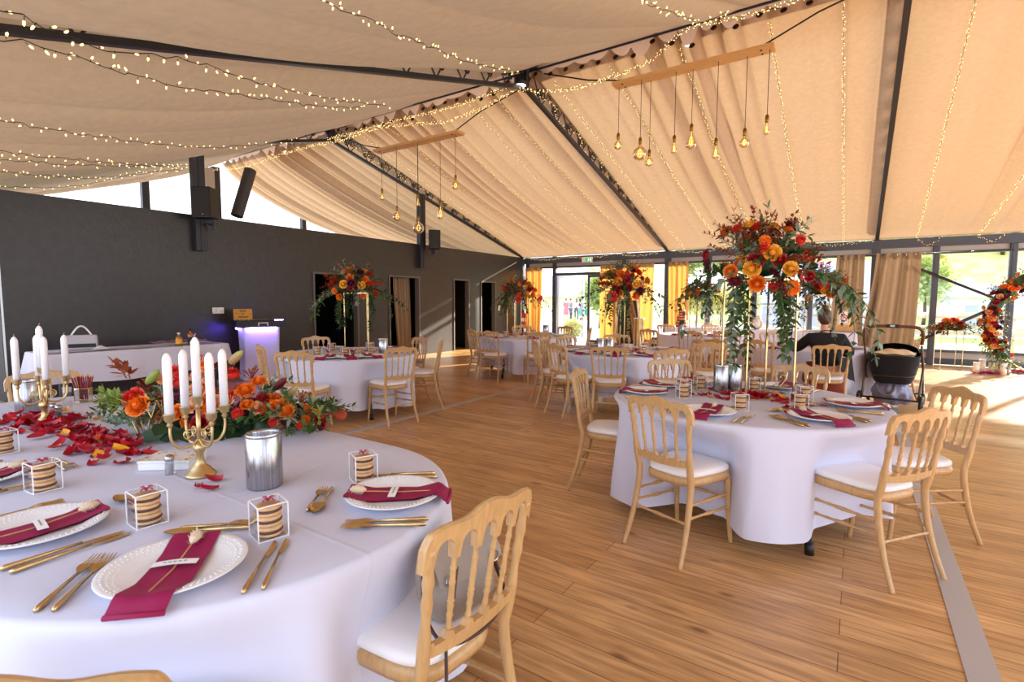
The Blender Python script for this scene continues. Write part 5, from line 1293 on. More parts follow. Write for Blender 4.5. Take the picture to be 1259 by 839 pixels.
for k in range(84):
    sx_=r.uniform(.12,.9); a=r.uniform(0,6.28); e=r.uniform(.25,1.4); d=Vector((math.cos(a)*math.cos(e),math.sin(a)*math.cos(e),math.sin(e))); p=along(sx_,0,.03)+d*prof(sx_)*.85
    kk,cc=r.choice((('rose','f_orange'),('rose','f_peach'),('mum','f_burg'),('mum','f_scarlet'),('rose','f_red'),('mum','f_orange'),('berry','f_berry'),('rose','f_orange')))
    flower(t,kk,cc,p,d,r.uniform(.8,1.1)*(1.3 if kk=='mum' else (.6 if kk=='berry' else 1)))
p=V(403,526,.02); p.z=.79; flower(t,'calla','f_calla',p,ax*.9-nrm*.3+Vector((0,0,.15)),.85)
m=MB(); m.tube([p+Vector((0,0,0)),p-ax*.08+Vector((0,0,0)),V(365,518,.05)],.006,7); m.build('calla_stem',M['olive'],t)
# ------------------------------------------------------------------ skin-grown bodies
def skin_mesh(name,vs,es,rs,sub=2,root=0):
    me=bpy.data.meshes.new('tmp'); me.from_pydata(vs,es,[]); o=bpy.data.objects.new('tmp',me); COL.objects.link(o)
    md=o.modifiers.new('s','SKIN'); md.use_smooth_shade=True
    for i,r in enumerate(rs):
        sv=me.skin_vertices[0].data[i]; sv.radius=r if isinstance(r,tuple) else (r,r); sv.use_root=(i==root)
    sb=o.modifiers.new('u','SUBSURF'); sb.levels=sub; sb.render_levels=sub
    dg=bpy.context.evaluated_depsgraph_get(); dg.update(); ev=o.evaluated_get(dg); out=bpy.data.meshes.new_from_object(ev); out.name=name
    bpy.data.objects.remove(o); bpy.data.meshes.remove(me)
    for p in out.polygons: p.use_smooth=True
    return out
def put_skin(name,m,parent,vs,es,rs,sub=2,root=0):
    me=skin_mesh(name,vs,es,rs,sub,root); me.materials.clear(); me.materials.append(m); return link(name,me,parent)

# buffet table against the black wall ---------------------------------------------
def box_cloth(x0,x1,y0,y1,z,hem,seed,n=9,amp=.018):
    m=MB(); r=random.Random(seed); ph=r.uniform(0,6); P=[(x0,y0),(x1,y0),(x1,y1),(x0,y1)]; N=[]
    per=[]
    for i in range(4):
        a=Vector(P[i]); b=Vector(P[(i+1)%4]); k=max(8,int((b-a).length*22)); nn=Vector((b.y-a.y,a.x-b.x)).normalized()
        for j in range(k): per.append((a.lerp(b,j/k),nn,j/k))
    cnt=len(per); lv=[0,.03,.15,.3,.5,.75,1]
    def f(a,b):
        p,nn,q=per[int(round(a*cnt))%cnt]; k=lv[int(round(b*6))]; c=min(q,1-q)
        w=math.sin(q*n*2+ph)*.6+math.sin(q*n*5.3+1)*.4
        o=nn*(.008*(k>0)+amp*(1+w)*k+ (.05*max(0,1-c/.08))*k); s=math.sin(9*q+ph)*.02
        return (p.x+o.x,p.y+o.y,z-(z-hem-s)*k)
    m.grid(f,cnt,6,0,True,True); m.add([(x,y,z) for x,y in P],[(0,1,2,3)],0,False); return m
t=thing('buffet_table','long folding table against the black wall','table'); m=MB(); m.box((-8.73,3.16,.735),(.74,2.2,.03)); m.build('tabletop',M['pine'],t)
for x in(-9.00,-8.45):
    for y in(2.2,4.12): m=MB(); m.tube([(x,y,.72),(x,y,0)],.018,8); m.build('leg',mat_leg,t)
t=thing('tablecloth','short white cloth over the buffet table against the black wall','tablecloth'); box_cloth(-9.12,-8.34,2.04,4.28,.757,.37,3).build('cloth',M['linen'],t)
def runner(label,pts,w,z):
    t=thing('table_runner',label,'table runner'); m=MB(); pp=smooth(pts,8); n=len(pp)-1
    def f(a,b):
        p=pp[int(round(b*n))]; return (p.x+(a-.5)*w,p.y,p.z+.008*abs(math.sin(a*13+b*9))+.004)
    m.grid(f,10,n); m.build('fabric',M['velvet'],t)
runner('burgundy runner lying along the white buffet table',[(-8.52,2.06,.757),(-8.55,2.6,.757),(-8.53,3.2,.757),(-8.56,3.7,.757),(-8.60,4.22,.757)],.24,.757)
t=thing('crumpled_scarf','crumpled burgundy scarf behind the bottles on the buffet table','scarf',(-8.65,3.70,.768)); m=MB(); m.grid(lambda a,b:((a-.5)*.22,(b-.5)*.75,.03+.035*math.sin(a*3.1)*abs(math.sin(b*14+a*5))),12,40); m.build('fabric',M['velvet'],t)
def bottle(x,y,h,r,liq,lab,label):
    t=thing('spirit_bottle',label,'bottle',(x,y,.766),.6,'spirit bottles on the buffet table'); m=MB(); m.lathe([(.001,0),(r,0),(r,h*.6),(r*.85,h*.68),(r*.33,h*.76),(r*.32,h*.9),(r*.4,h*.9)],18); m.build('glass',liq,t)
    m=MB(); m.lathe([(r*.42,h*.88),(r*.42,h),(.001,h)],14); m.build('stopper',M['card' if lab=='f_yellow' else 'black'],t); m=MB(); m.lathe([(r+.001,h*.14),(r+.001,h*.48)],18,0,cap=False); m.build('label',M[lab],t)
M['whisky']=mat('amber_spirit',srgb(170,100,30),.1,coat=.5); M['dark_label']=mat('dark_green_label',srgb(40,58,52),.6)
p=Gz(214,436,.766); bottle(-8.42,3.60,.19,.045,M['whisky'],'f_yellow','shorter amber spirit bottle with a pale stopper on the buffet table'); bottle(-8.46,3.78,.24,.042,M['whisky'],'dark_label','taller dark-labelled spirit bottle on the buffet table')
t=thing('handbag','pale grey bag with a white arched handle on the buffet table','bag',(-8.70,2.52,.77),math.radians(70)); m=MB(); m.box((0,0,.1),(.34,.14,.2),0,None,.03); m.build('body',mat('grey_bag_fabric',srgb(190,186,196),.7),t); m=MB(); m.tube([(-.11+.22*k/12,0,.19+.13*math.sin(PI*k/12)) for k in range(13)],.011,8); m.build('handle',M['plate'],t); m=MB(); m.box((0,-.072,.06),(.3,.012,.05),0,None,.004); m.build('front_pocket',M['black'],t)
t=thing('folded_cloth','small crumpled white cloth beside the grey bag on the buffet table','cloth',(-8.48,2.66,.772)); m=MB(); m.grid(lambda a,b:((a-.5)*.16,(b-.5)*.2,.012+.05*math.sin(a*3.1)*math.sin(b*3.1)*(.6+.4*math.sin(a*11+b*7))),14,14); m.build('cloth',M['plate'],t)

# music booth ----------------------------------------------------------------------
q=Gx(319,430,-9.12); t=thing('music_booth','white draped pedestal lit violet by the black wall','pedestal',(q.x,q.y,0),math.radians(72))
m=MB()
def bf(a,b):
    s=a*4; i=int(s)%4; k=s-int(s); w=.31+.02*math.sin(PI*b)*-1; d=.22; P=[(-w,-d),(w,-d),(w,d),(-w,d)]; x=P[i][0]+(P[(i+1)%4][0]-P[i][0])*k; y=P[i][1]+(P[(i+1)%4][1]-P[i][1])*k; return (x,y,.95-.94*b)
m.grid(bf,64,12,0,True,True); m.build('stretch_cover',M['linen'],t); m=MB(); m.box((0,0,.955),(.62,.44,.012)); m.build('top_board',M['black'],t)
M['violet']=mat('violet_led',(.3,.15,1,1),.4,emit=(.24,.10,1,1),estr=120); M['violet_dim']=mat('dim_violet_led',(.3,.15,1,1),.4,emit=(.16,.08,1,1),estr=28)
m=MB(); m.box((0,-.25,.945),(.5,.02,.014)); m.build('led_strip',M['violet'],t); m=MB(); m.box((-.345,0,.93),(.014,.36,.03)); m.build('led_strip',M['violet_dim'],t)
mx=Matrix.Translation((q.x,q.y,0))@Matrix.Rotation(math.radians(72),4,'Z')
def onb(x,y,z): v=mx@Vector((x,y,z)); return (v.x,v.y,v.z)
t=thing('dj_controller','black flight case with a mixing controller on the violet-lit pedestal','music controller',onb(0,-.02,.962),math.radians(72))
m=MB(); m.box((0,0,.06),(.82,.5,.12),0,None,.01); m.build('case',M['black'],t)
m=MB()
for k in range(5):
    for j in range(3): m.lathe([(.009,0),(.008,.018),(.001,.019)],8,0,None,(-.14+.07*k,-.14+.11*j,.12))
for x in(-.28,.28): m.lathe([(.1,0),(.1,.012),(.085,.016),(.001,.016)],22,0,None,(x,0,.12))
m.build('knob',M['steel'],t)
m=MB(); m.box((.02,-.257,.075),(.17,.012,.012)); m.box((-.055,-.257,.05),(.012,.012,.05)); m.box((.095,-.257,.05),(.012,.012,.05)); m.build('front_handle',M['card'],t)
m=MB(); m.box((.3,-.19,.122),(.14,.05,.006)); m.build('led_pad',M['violet'],t)
t=thing('wooden_crate','small yellow wooden crate with dark lettering on the music controller','crate',onb(-.24,.08,1.084),math.radians(64)); m=MB(); m.box((0,0,.1),(.3,.2,.2),0,None,.006); m.build('box',mat('yellow_pine',srgb(216,150,46),.6,noise=.15,nscale=8),t)
m=MB()
for z,w,n in((.165,.1,4),(.115,.03,2),(.06,.16,7)):
    for k in range(n): m.box((-w/2+w*(k+.5)/n,-.1015,z),(w/n*.72,.003,.022)); 
m.box((-.11,-.1015,.12),(.018,.003,.02)); m.box((.12,-.1015,.11),(.014,.003,.018)); m.build('lettering',mat('dark_brown_paint',srgb(70,44,20),.7),t)

# long cake table by the window -------------------------------------------------------
t=thing('cake_table','long table under white cloth along the windows, carrying the cake','table'); m=MB(); m.box((-2.1,13.95,.735),(4.2,.66,.03)); m.build('tabletop',M['pine'],t)
for x in(-4.0,-.2):
    for y in(13.7,14.2): m=MB(); m.tube([(x,y,.72),(x,y,0)],.018,8); m.build('leg',mat_leg,t)
t=thing('tablecloth','white cloth over the long cake table by the windows','tablecloth'); box_cloth(-4.22,.02,13.6,14.3,.757,.06,5,22).build('cloth',M['linen'],t)
t=thing('table_runner','burgundy runner along the cake table','table runner'); m=MB(); m.grid(lambda a,b:(-4.15+4.1*b,13.72+.25*a,.764+.006*abs(math.sin(40*b+7*a))),6,80); m.build('fabric',M['velvet'],t)
p=Gz(837,404,.77); p=Gy(837,403,13.85)
t=thing('wedding_cake','tiered red and white striped naked cake on the cake table','cake',(p.x,13.9,.77)); z=0
for r_,h_ in((.15,.15),(.115,.14),(.08,.13)):
    for k in range(4): 
        m=MB(); m.lathe([(.001,z),(r_,z),(r_,z+h_/4),(.001,z+h_/4)],22); m.build('layer',M['f_red'] if k%2==0 else M['f_peach'],t); z+=h_/4
m=MB(); m.ball((0,0,z+.02),.03,8,5); m.build('topper',M['f_red'],t)
def frame(px,py,Y,w,h,label,oval=False,z=.772,pic='f_peach'):
    p=Gy(px,py,Y); t=thing('picture_frame',label,'picture frame',(p.x,Y,z),0); m=MB()
    if oval:
        m.tube([(w/2*math.cos(a),0,h/2+h/2*math.sin(a)) for a in[2*PI*k/24 for k in range(24)]],.016,8,0,True,None,True); m.build('frame',M['gold'],t); m=MB(); m.lathe([(.001,0),(1,0),(1,.012),(.001,.012)],24,0,Matrix.Translation((0,.006,h/2))@Matrix.Rotation(PI/2,4,'X')@Matrix.Diagonal((w/2,h/2,1,1))); m.build('backing',M['card'],t)
        m=MB(); m.lathe([(.001,0),(.03,.004),(.04,0)],10,0,Matrix.Translation((0,0,h+.02))@Matrix.Rotation(PI/2,4,'X')); m.build('crest',M['gold'],t)
    else:
        for s in(-1,1): m.box((s*(w/2-.015),0,h/2),(.03,.03,h)); 
        m.box((0,0,.015),(w-.06,.03,.03)); m.box((0,0,h-.015),(w-.06,.03,.03)); m.build('frame',M['gold'],t); m=MB(); m.box((0,.004,h/2),(w-.05,.01,h-.05)); m.build('paper',M['card'],t)
        m=MB()
        for k in range(9): a=2*PI*k/9; m.ball((w*.22*math.cos(a),-.002,h/2+h*.22*math.sin(a)),(.02,.004,.02),8,4)
        m.build('printed_wreath',M[pic],t)
    m=MB(); m.tube([(0,.02,h*.6),(0,.12,0)],.006,6); m.build('strut',M['gold'],t)
frame(931,404,13.9,.20,.26,'round gold picture frame standing on the cake table',True)
frame(1037,402,14.05,.26,.34,'gold frame with a red wreath print behind the woman\'s head',False,.90,'f_scarlet')
p=Gy(1037,404,14.05); t=thing('display_box','small pale wooden box carrying the wreath frame','box',(p.x+.02,14.05,.772)); m=MB(); m.box((0,0,.06),(.34,.22,.12),0,None,.006); m.build('box',M['pine'],t); m=MB(); m.box((0,0,.124),(.35,.23,.008)); m.build('lid',M['pine'],t)
for i,(px,lab) in enumerate(((868,'left pyramid of champagne glasses on the cake table'),(884,'right pyramid of champagne glasses on the cake table'))):
    p=Gy(px,404,14.0); t=thing('glass_pyramid',lab,'champagne glasses',(p.x,14.0,.772))
    for lvl,n in((0,6),(1,3),(2,1)):
        for k in range(n):
            a=2*PI*k/max(1,n); R=(.1,.058,0)[lvl]; m=MB(); m.lathe([(.03,0),(.004,.004),(.004,.07),(.02,.09),(.04,.105),(.042,.12)],12,0,None,(R*math.cos(a),R*math.sin(a),lvl*.122),True,False); m.build('coupe',M['tglass'],t)
# sign and plinth by the wide curtain ----------------------------------------------------
p=Gy(772,430,14.45); t=thing('easel_sign','black board with gold vertical lettering on a white easel before the wide curtain','sign',(p.x,14.4,0),math.radians(20))
m=MB(); m.box((0,0,.82),(.56,.03,1.3),0,Matrix.Rotation(-.06,4,'X'),.004); m.build('board',mat('slate_board',srgb(40,44,34),.7),t)
for s,x0 in((-1,-.42),(1,.42)): m=MB(); m.tube([(x0,-.06,0),(x0*.5,.12,1.75)],.025,6); m.build('leg',M['card'],t)
m=MB(); m.tube([(0,.55,0),(0,.15,1.7)],.022,6); m.box((0,-.05,.17),(.85,.05,.05)); m.build('back_leg',M['card'],t)
m=MB(); rr=random.Random(5)
for w0,w1 in((1.02,1.28),(.62,.94),(.3,.55)):
    z=w1
    while z>w0: 
        m.box((.02,-.07+.055*(z-.8)*0,z),(.085,.006,.012),0,Matrix.Rotation(-.06,4,'X')); m.box((-.015+rr.choice((0,.07)),-.07,z-.018),(.012,.006,.036),0,Matrix.Rotation(-.06,4,'X')); z-=.05
m.build('lettering',M['gold_satin'],t)
t=thing('tulle_swag','beige tulle draped over the easel sign','drape',(p.x+.1,14.32,0),math.radians(20)); m=MB(); m.grid(lambda a,b:(-.2+.5*b*.55+a*.07*(1+2*b),-.05*math.sin(9*a),1.62-1.3*b*b+.2*a*(1-b)),12,24); m.build('fabric',M['curtain'],t)
p=Gz(785,441,0); p=Gy(785,425,13.2); t=thing('plinth','narrow gold-edged plinth with a white top beside the easel sign','plinth',(p.x,13.2,0)); m=MB(); m.lathe([(.14,0),(.14,.03),(.13,.05),(.13,.92),(.14,.95),(.14,.98),(.001,.98)],12); m.build('column',M['gold_satin'],t); m=MB(); m.lathe([(.001,.98),(.15,.98),(.15,1.0),(.001,1.0)],20); m.build('top',M['card'],t)

# handbag on the nearest chair --------------------------------------------------------------
M['taupe']=mat('taupe_leather',srgb(150,138,128),.5,bump=.15,bscale=90); M['strap']=mat('dark_brown_leather',srgb(66,38,32),.45)
t=thing('shoulder_bag','taupe shoulder bag with dark brown straps on the nearest chair','bag',(-1.0,1.2,.502),math.radians(84)); t.scale=(.82,.82,.86)
m=MB()
def bg(a,b):
    q=2*PI*a; e=.45; c,s=math.cos(q),math.sin(q); x=abs(c)**e*(1 if c>0 else -1); y=abs(s)**e*(1 if s>0 else -1); k=b
    return (x*(.15+.025*math.sin(PI*k)),y*(.075*(1-.75*k**1.5))+.05*k,.005+.23*k)
m.grid(bg,40,12,0,True,True); m.add([bg(i/40,0) for i in range(40)],[tuple(range(39,-1,-1))],0,False); m.build('body',M['taupe'],t)
m=MB(); m.grid(lambda a,b:((a-.5)*.33,.01-.08*math.sin(b*1.4)*(1)-.002,.245-.13*b*(1-.2*abs(2*a-1))),14,10); m.build('flap',M['taupe'],t)
m=MB(); m.tube(smooth([(-.16,.02,.2),(-.2,-.02,.14),(-.22,-.06,.06),(-.22,-.16,.012),(-.1,-.2,.012),(.05,-.16,.012),(.16,-.08,.02),(.18,0,.12),(.165,.02,.2)],6),.007,6,0,True,None,False,1.6); m.tube(smooth([(-.1,-.09,.2),(-.14,-.11,.1),(-.2,-.14,.0),(-.26,-.2,-.1),(-.3,-.19,-.22)],6),.006,6); m.build('strap',M['strap'],t)
m=MB()
for x in(-.12,.12): m.tube([(x+.018*math.cos(a),-.075,.15+.018*math.sin(a)) for a in[2*PI*k/12 for k in range(12)]],.003,5,0,True,None,True)
m.build('buckle',M['steel'],t)

# seated woman --------------------------------------------------------------------------------
wx,wy=-.24,7.50; wa=math.radians(103)
P0=(wx+(BACK-.0)*math.cos(wa),wy+BACK*math.sin(wa)); 
person=thing('person','person in a black jacket with hair in a bun, seated with back to the viewer','person',(*P0,0),wa-PI/2)
vs=[(0,-.04,.56),(0,.0,.72),(0,.08,.90),(0,.13,1.01),(0,.18,1.09),(0,.21,1.17),
 (-.17,.10,.965),(-.30,.20,.82),(-.34,.44,.80),(.17,.10,.965),(.27,.12,.76),(.20,.40,.80),
 (-.09,.02,.55),(-.11,.40,.55),(-.11,.38,.10),(-.11,.52,.045),(.09,.02,.55),(.11,.40,.55),(.11,.38,.10),(.11,.52,.045)]
es=[(0,1),(1,2),(2,3),(3,4),(4,5),(2,6),(6,7),(7,8),(2,9),(9,10),(10,11),(0,12),(12,13),(13,14),(14,15),(0,16),(16,17),(17,18),(18,19)]
rs=[(.15,.11),(.13,.09),(.14,.09),(.06,.06),(.05,.05),(.05,.055),.055,.042,.03,.055,.042,.03,.08,.06,.038,.03,.08,.06,.038,.03]
body=put_skin('body',M['skin'],person,vs,es,rs)
# head with face, ears; hands with fingers: same skin body, joined into one mesh
hb=MB()
def head(a,b):
    th=PI*b; ph=2*PI*a; x=math.sin(th)*math.sin(ph); y=math.sin(th)*math.cos(ph); z=math.cos(th)
    n=.018*math.exp(-((x/.18)**2+((z+.12)/.22)**2)) if y>0 else 0; jaw=1-.22*max(0,-z)
    e=-.006*math.exp(-(((abs(x)-.36)/.16)**2+((z-.05)/.12)**2)) if y>0 else 0
    return (.075*x*jaw,.21+.092*y*jaw+n+e+.012,1.235+.115*z)
hb.grid(head,32,20,0,True,True)
for s in(-1,1): hb.ball((s*.077,.205,1.225),(.009,.018,.03),8,6)
for s in(-1,1): hb.ball((s*.028,.3,1.245),(.011,.008,.009),8,6)
hb.tube([(-.024,.307,1.185),(0,.313,1.187),(.024,.307,1.185)],.005,6)
for s,wv in((-1,(-.34,.44,.80)),(1,(.20,.40,.80))):
    w=Vector(wv); hb.ball(w+Vector((0,.05,-.004)),(.04,.055,.014),10,6)
    for k,(dx,L) in enumerate(((-.028,.066),(-.009,.076),(.01,.072),(.028,.056))):
        p=w+Vector((dx,.09,-.002)); hb.tube([p,p+Vector((dx*.2,L*.45,.004)),p+Vector((dx*.3,L*.8,-.008)),p+Vector((dx*.3,L,-.02))],[.0085,.008,.0075,.006],7)
    p=w+Vector((-s*.03,.02,0)); hb.tube([p,p+Vector((-s*.028,.025,-.003)),p+Vector((-s*.036,.055,-.012))],[.011,.0095,.008],7)
bm=bmesh.new(); bm.from_mesh(body.data); hm=hb.mesh('h',M['skin']); bm.from_mesh(hm); bm.to_mesh(body.data); bm.free(); body.data.polygons.foreach_set('use_smooth',[True]*len(body.data.polygons))
h=MB()
def hair(a,b):
    ph=2*PI*a; th=PI*(.5-.26*math.cos(ph))*b*1.12; x=math.sin(th)*math.sin(ph); y=math.sin(th)*math.cos(ph); z=math.cos(th); k=1.07+.02*math.sin(ph*14)
    yy=y if y<.25 else .25+(y-.25)*.3
    return (.078*x*k,.212+.096*yy*k,1.245+.112*z*k-.01*(y<0)*b)
h.grid(hair,48,14,0,True,True)
def bun(a,b):
    th=PI*b; ph=2*PI*a; k=1+.06*math.sin(ph*5+th*6); return (-.012+.04*math.sin(th)*math.sin(ph)*k,.15+.036*math.cos(th)*k,1.365+.04*math.sin(th)*math.cos(ph)*k)
h.grid(bun,24,14,0,True,True); h.tube([(.07,.25,1.24),(.08,.24,1.19),(.078,.23,1.15)],.004,5); h.build('hair',M['hair'],person)
jv=[(0,-.05,.60),(0,-.01,.74),(0,.07,.91),(0,.115,.985),(-.18,.095,.968),(-.31,.20,.82),(-.34,.41,.80),(.18,.095,.968),(.285,.10,.76),(.21,.36,.80),(0,.145,1.045)]
je=[(0,1),(1,2),(2,3),(3,10),(2,4),(4,5),(5,6),(2,7),(7,8),(8,9)]
jr=[(.20,.135),(.175,.12),(.165,.115),(.085,.075),.08,.068,.05,.08,.07,.05,(.066,.066)]
put_skin('jacket',M['jacket'],person,jv,je,jr)
m=MB(); m.grid(lambda a,b:(.10+.20*a+.05*b,-.14+.22*a,.74-.34*b*(.6+.4*a)+.01*math.sin(9*a)),10,12); m.build('jacket_tail',M['jacket'],person)
dv=[(0,-.03,.60),(-.08,.1,.56),(-.11,.36,.545),(-.12,.36,.3),(.08,.1,.56),(.11,.36,.545),(.12,.36,.3)]
put_skin('dress',M['rust_cloth'],person,dv,[(0,1),(1,2),(2,3),(0,4),(4,5),(5,6)],[(.17,.1),.1,.095,.11,.1,.095,.11])
m=MB(); m.grid(lambda a,b:(-.19+.38*a,-.1+.04*math.sin(6*a)-.03*b,.43-.34*b+.01*math.sin(13*a)),14,8); m.build('skirt_hem',M['rust_cloth'],person)

# pram ----------------------------------------------------------------------------------------
t=thing('pram','black pram with brown leather handlebar standing right of the seated woman','pram',(.46,8.72,0),math.radians(-8))
M['pram_black']=mat('black_pram_fabric',srgb(14,14,17),.8,bump=.2,bscale=300); M['tan_leather']=mat('brown_leather',srgb(104,62,36),.45); M['pram_frame']=mat('bronze_grey_tube',srgb(96,86,80),.35,.7)
m=MB()
def bas(a,b):
    q=2*PI*a; e=.55; c,s=math.cos(q),math.sin(q); x=abs(c)**e*(1 if c>0 else -1); y=abs(s)**e*(1 if s>0 else -1)
    w=.20+.09*b**.7; d=.30+.08*b**.7; z=.36+.36*b+.05*max(0,-y)*0+.04*b*(y*.5+.5)
    return (x*w,y*d,z)
m.grid(bas,48,12,0,True,True); m.add([bas(i/48,0) for i in range(48)],[tuple(range(47,-1,-1))],0,False); m.build('bassinet',M['pram_black'],t)
m=MB(); m.tube([bas(i/48,1) for i in range(48)],.012,8,0,True,None,True); m.build('bassinet_rim',M['pram_black'],t)
m=MB(); m.tube([tuple(Vector(bas(i/48,.28))*1.0+Vector((0,-.002,0))) for i in range(48)],.004,6,0,True,None,True); m.build('tan_piping',M['tan_leather'],t)
m=MB(); m.grid(lambda a,b:((a-.5)*.52,.05+.3*math.cos(PI*.5*b),.76+.12*math.sin(PI*.5*b)*math.sin(PI*a)**.4),16,8); m.build('hood',M['pram_black'],t)
m=MB(); hp=smooth([(-.30,-.36,.86),(-.31,-.42,1.02),(-.285,-.46,1.10),(-.2,-.475,1.125),(0,-.48,1.13),(.2,-.475,1.125),(.285,-.46,1.10),(.31,-.42,1.02),(.30,-.36,.9)],6); m.tube(hp,.02,10); m.build('handlebar',M['tan_leather'],t)
m=MB(); m.box((0,-.48,1.132),(.14,.05,.045),0,None,.01); m.box((0,-.507,1.135),(.05,.006,.025),1); m.build('fold_button',[M['black'],M['steel']],t)
for s in(-1,1):
    m=MB(); m.tube([(s*.30,-.37,.88),(s*.315,-.1,.55),(s*.31,.32,.16)],.014,8); m.tube([(s*.30,-.40,.17),(s*.315,-.1,.55),(s*.3,.02,.66)],.014,8); m.build('side_frame',M['pram_frame'],t)
m=MB(); m.tube([(-.3,-.40,.17),(.3,-.40,.17)],.013,8); m.tube([(-.3,.32,.17),(.3,.32,.17)],.013,8); m.build('axle',M['black'],t)
for x,y,r in((-.33,-.42,.125),(.33,-.42,.125),(-.31,.34,.095),(.31,.34,.095)):
    m=MB(); X=Matrix.Translation((x,y,r))@Matrix.Rotation(PI/2,4,'Y'); m.tube([X@Vector(((r-.022)*math.cos(a),(r-.022)*math.sin(a),0)) for a in[2*PI*k/28 for k in range(28)]],.022,10,0,True,None,True); w=m.build('wheel',M['black'],t)
    m=MB(); m.lathe([(.02,-.025),(.025,0),(.02,.025)],12,0,X)
    for k in range(5): a=2*PI*k/5; m.tube([X@Vector((.02*math.cos(a),.02*math.sin(a),0)),X@Vector(((r-.035)*math.cos(a),(r-.035)*math.sin(a),0))],.009,6)
    m.build('hub',M['steel_dark'],w)
tb=thing('pram_bag','shiny grey-lilac bag in the basket under the black pram','bag',(.44,8.6,.0),math.radians(-8)); m=MB()
def pb(a,b):
    q=2*PI*a; c,s=math.cos(q),math.sin(q); k=.7+.3*math.sin(PI*min(1,b*.9+.1)); w=1+.06*math.sin(9*q+5*b)+.04*math.sin(17*q-9*b); return (.22*c*k*w,.16*s*k*w,.075+.29*b+.01*math.sin(6*q))
m.grid(pb,56,14,0,True,True); m.add([pb(i/56,1) for i in range(56)],[tuple(range(56))]); m.add([pb(i/56,0) for i in range(56)],[tuple(range(55,-1,-1))]); m.build('body',mat('lilac_grey_nylon',srgb(140,138,160),.3,.25,bump=.4,bscale=14),tb)
m=MB(); m.tube(smooth([(-.16,-.14,.33),(-.12,-.19,.24),(-.03,-.19,.2),(.03,-.18,.26),(.05,-.14,.34)],6),.012,6); m.build('strap',mat('grey_webbing',srgb(120,112,110),.7),tb)
tb=thing('baby_blanket','cream blanket lying in the black pram','blanket',(.46,8.70,.75),math.radians(-8)); m=MB(); m.grid(lambda a,b:((a-.5)*.44,(b-.5)*.5,.0+.055*math.sin(PI*a)**.6*math.sin(PI*b)**.6+.006*math.sin(14*a+6*b)),18,18); m.grid(lambda a,b:((a-.5)*.44,(b-.5)*.5,-.02),2,2); m.build('cloth',mat('cream_knit',srgb(226,206,170),.9,bump=.3,bscale=120),tb)

# low stand with flowers, flower arch, floor candles -----------------------------------------------
p0=Gz(1149,454,0); p1=Gz(1178,455.5,0); sx=(p0.x+p1.x)/2+.02; sy=14.3
gold_stand('thin gold flower stand on the floor by the right-hand windows',(sx,sy),.38,.32,.84,.25,0.0,'gold flower stands')
t=thing('flower_bouquet','low bouquet of red and orange roses on the thin floor stand by the windows','flower arrangement',(sx,sy,.85)); r=random.Random(4)
m=MB(); m.ball((0,0,.03),(.24,.17,.06),12,6); m.build('moss_base',M['green_d'],t)
def lf(m):
    for k in range(46): a=r.uniform(0,6.28); d=Vector((math.cos(a)*1.2,math.sin(a),r.uniform(-.2,1.0))); spray(m,(.15*math.cos(a),.1*math.sin(a),.04),d,r.uniform(.2,.34),5,.10,.045,r.choice((0,1,2)),.6,None,r)
greens(t,lf,('green','olive','f_rust'))
for k in range(26): a=r.uniform(0,6.28); q=math.sqrt(r.random()); flower(t,'rose',r.choice(('f_orange','f_orange','f_red','f_scarlet','f_peach','f_yellow')),Vector((.25*q*math.cos(a),.17*q*math.sin(a),.2-.13*q*q)),(math.cos(a)*q,math.sin(a)*q-.2,.9-.3*q),r.uniform(1.3,1.8))
AC=Vector((3.3,13.95,1.03)); AR=1.06
t=thing('flower_arch_frame','round gold hoop standing by the right-hand windows, cut by the frame edge','arch',(AC.x,AC.y,0)); m=MB(); m.tube([(AR*math.cos(a),0,AC.z+AR*math.sin(a)) for a in[2*PI*k/72 for k in range(72)]],.018,8,0,True,None,True); m.build('hoop',M['gold'],t); m=MB(); m.box((0,0,.012),(.9,.5,.02),0,None,.004); m.build('base_plate',M['gold'],t)
t=thing('flower_garland','thick garland of orange and crimson roses on the round hoop at right','flower arrangement',(AC.x,AC.y,0)); r=random.Random(14)
def apt(deg): a=math.radians(deg); return Vector((AR*math.cos(a),0,AC.z+AR*math.sin(a)))
m=MB(); m.tube([apt(d) for d in range(95,226,6)],[.06+.05*math.sin((d-95)/130*PI) for d in range(95,226,6)],10); m.build('moss_base',M['green_d'],t)
def ag(m):
    for k in range(190):
        p=apt(r.uniform(95,228)); d=Vector((r.uniform(-1,1),r.uniform(-1,.5),r.uniform(-1,.9))); spray(m,p+d.normalized()*.05,d,r.uniform(.12,.30),6,.07,.032,r.choice((0,1,1,2,3)),.7,None,r)
    for k in range(30):
        p=apt(r.uniform(175,228)); spray(m,p,(r.uniform(-.8,.5),r.uniform(-.8,.3),-.5),r.uniform(.25,.5),9,.06,.028,r.choice((0,1,3)),1.2,None,r)
greens(t,ag,('green','olive','f_rust','euca'))
for k in range(95):
    d0=r.uniform(98,215); p=apt(d0); a=r.uniform(0,6.28); d=Vector((math.cos(a)*.8,-abs(math.sin(a))-.25,math.sin(a*2)*.7)).normalized(); flower(t,'rose',r.choice(('f_orange','f_orange','f_red','f_yellow','f_burg','f_red','f_peach')),p+d*.17,d,r.uniform(1.1,1.55))
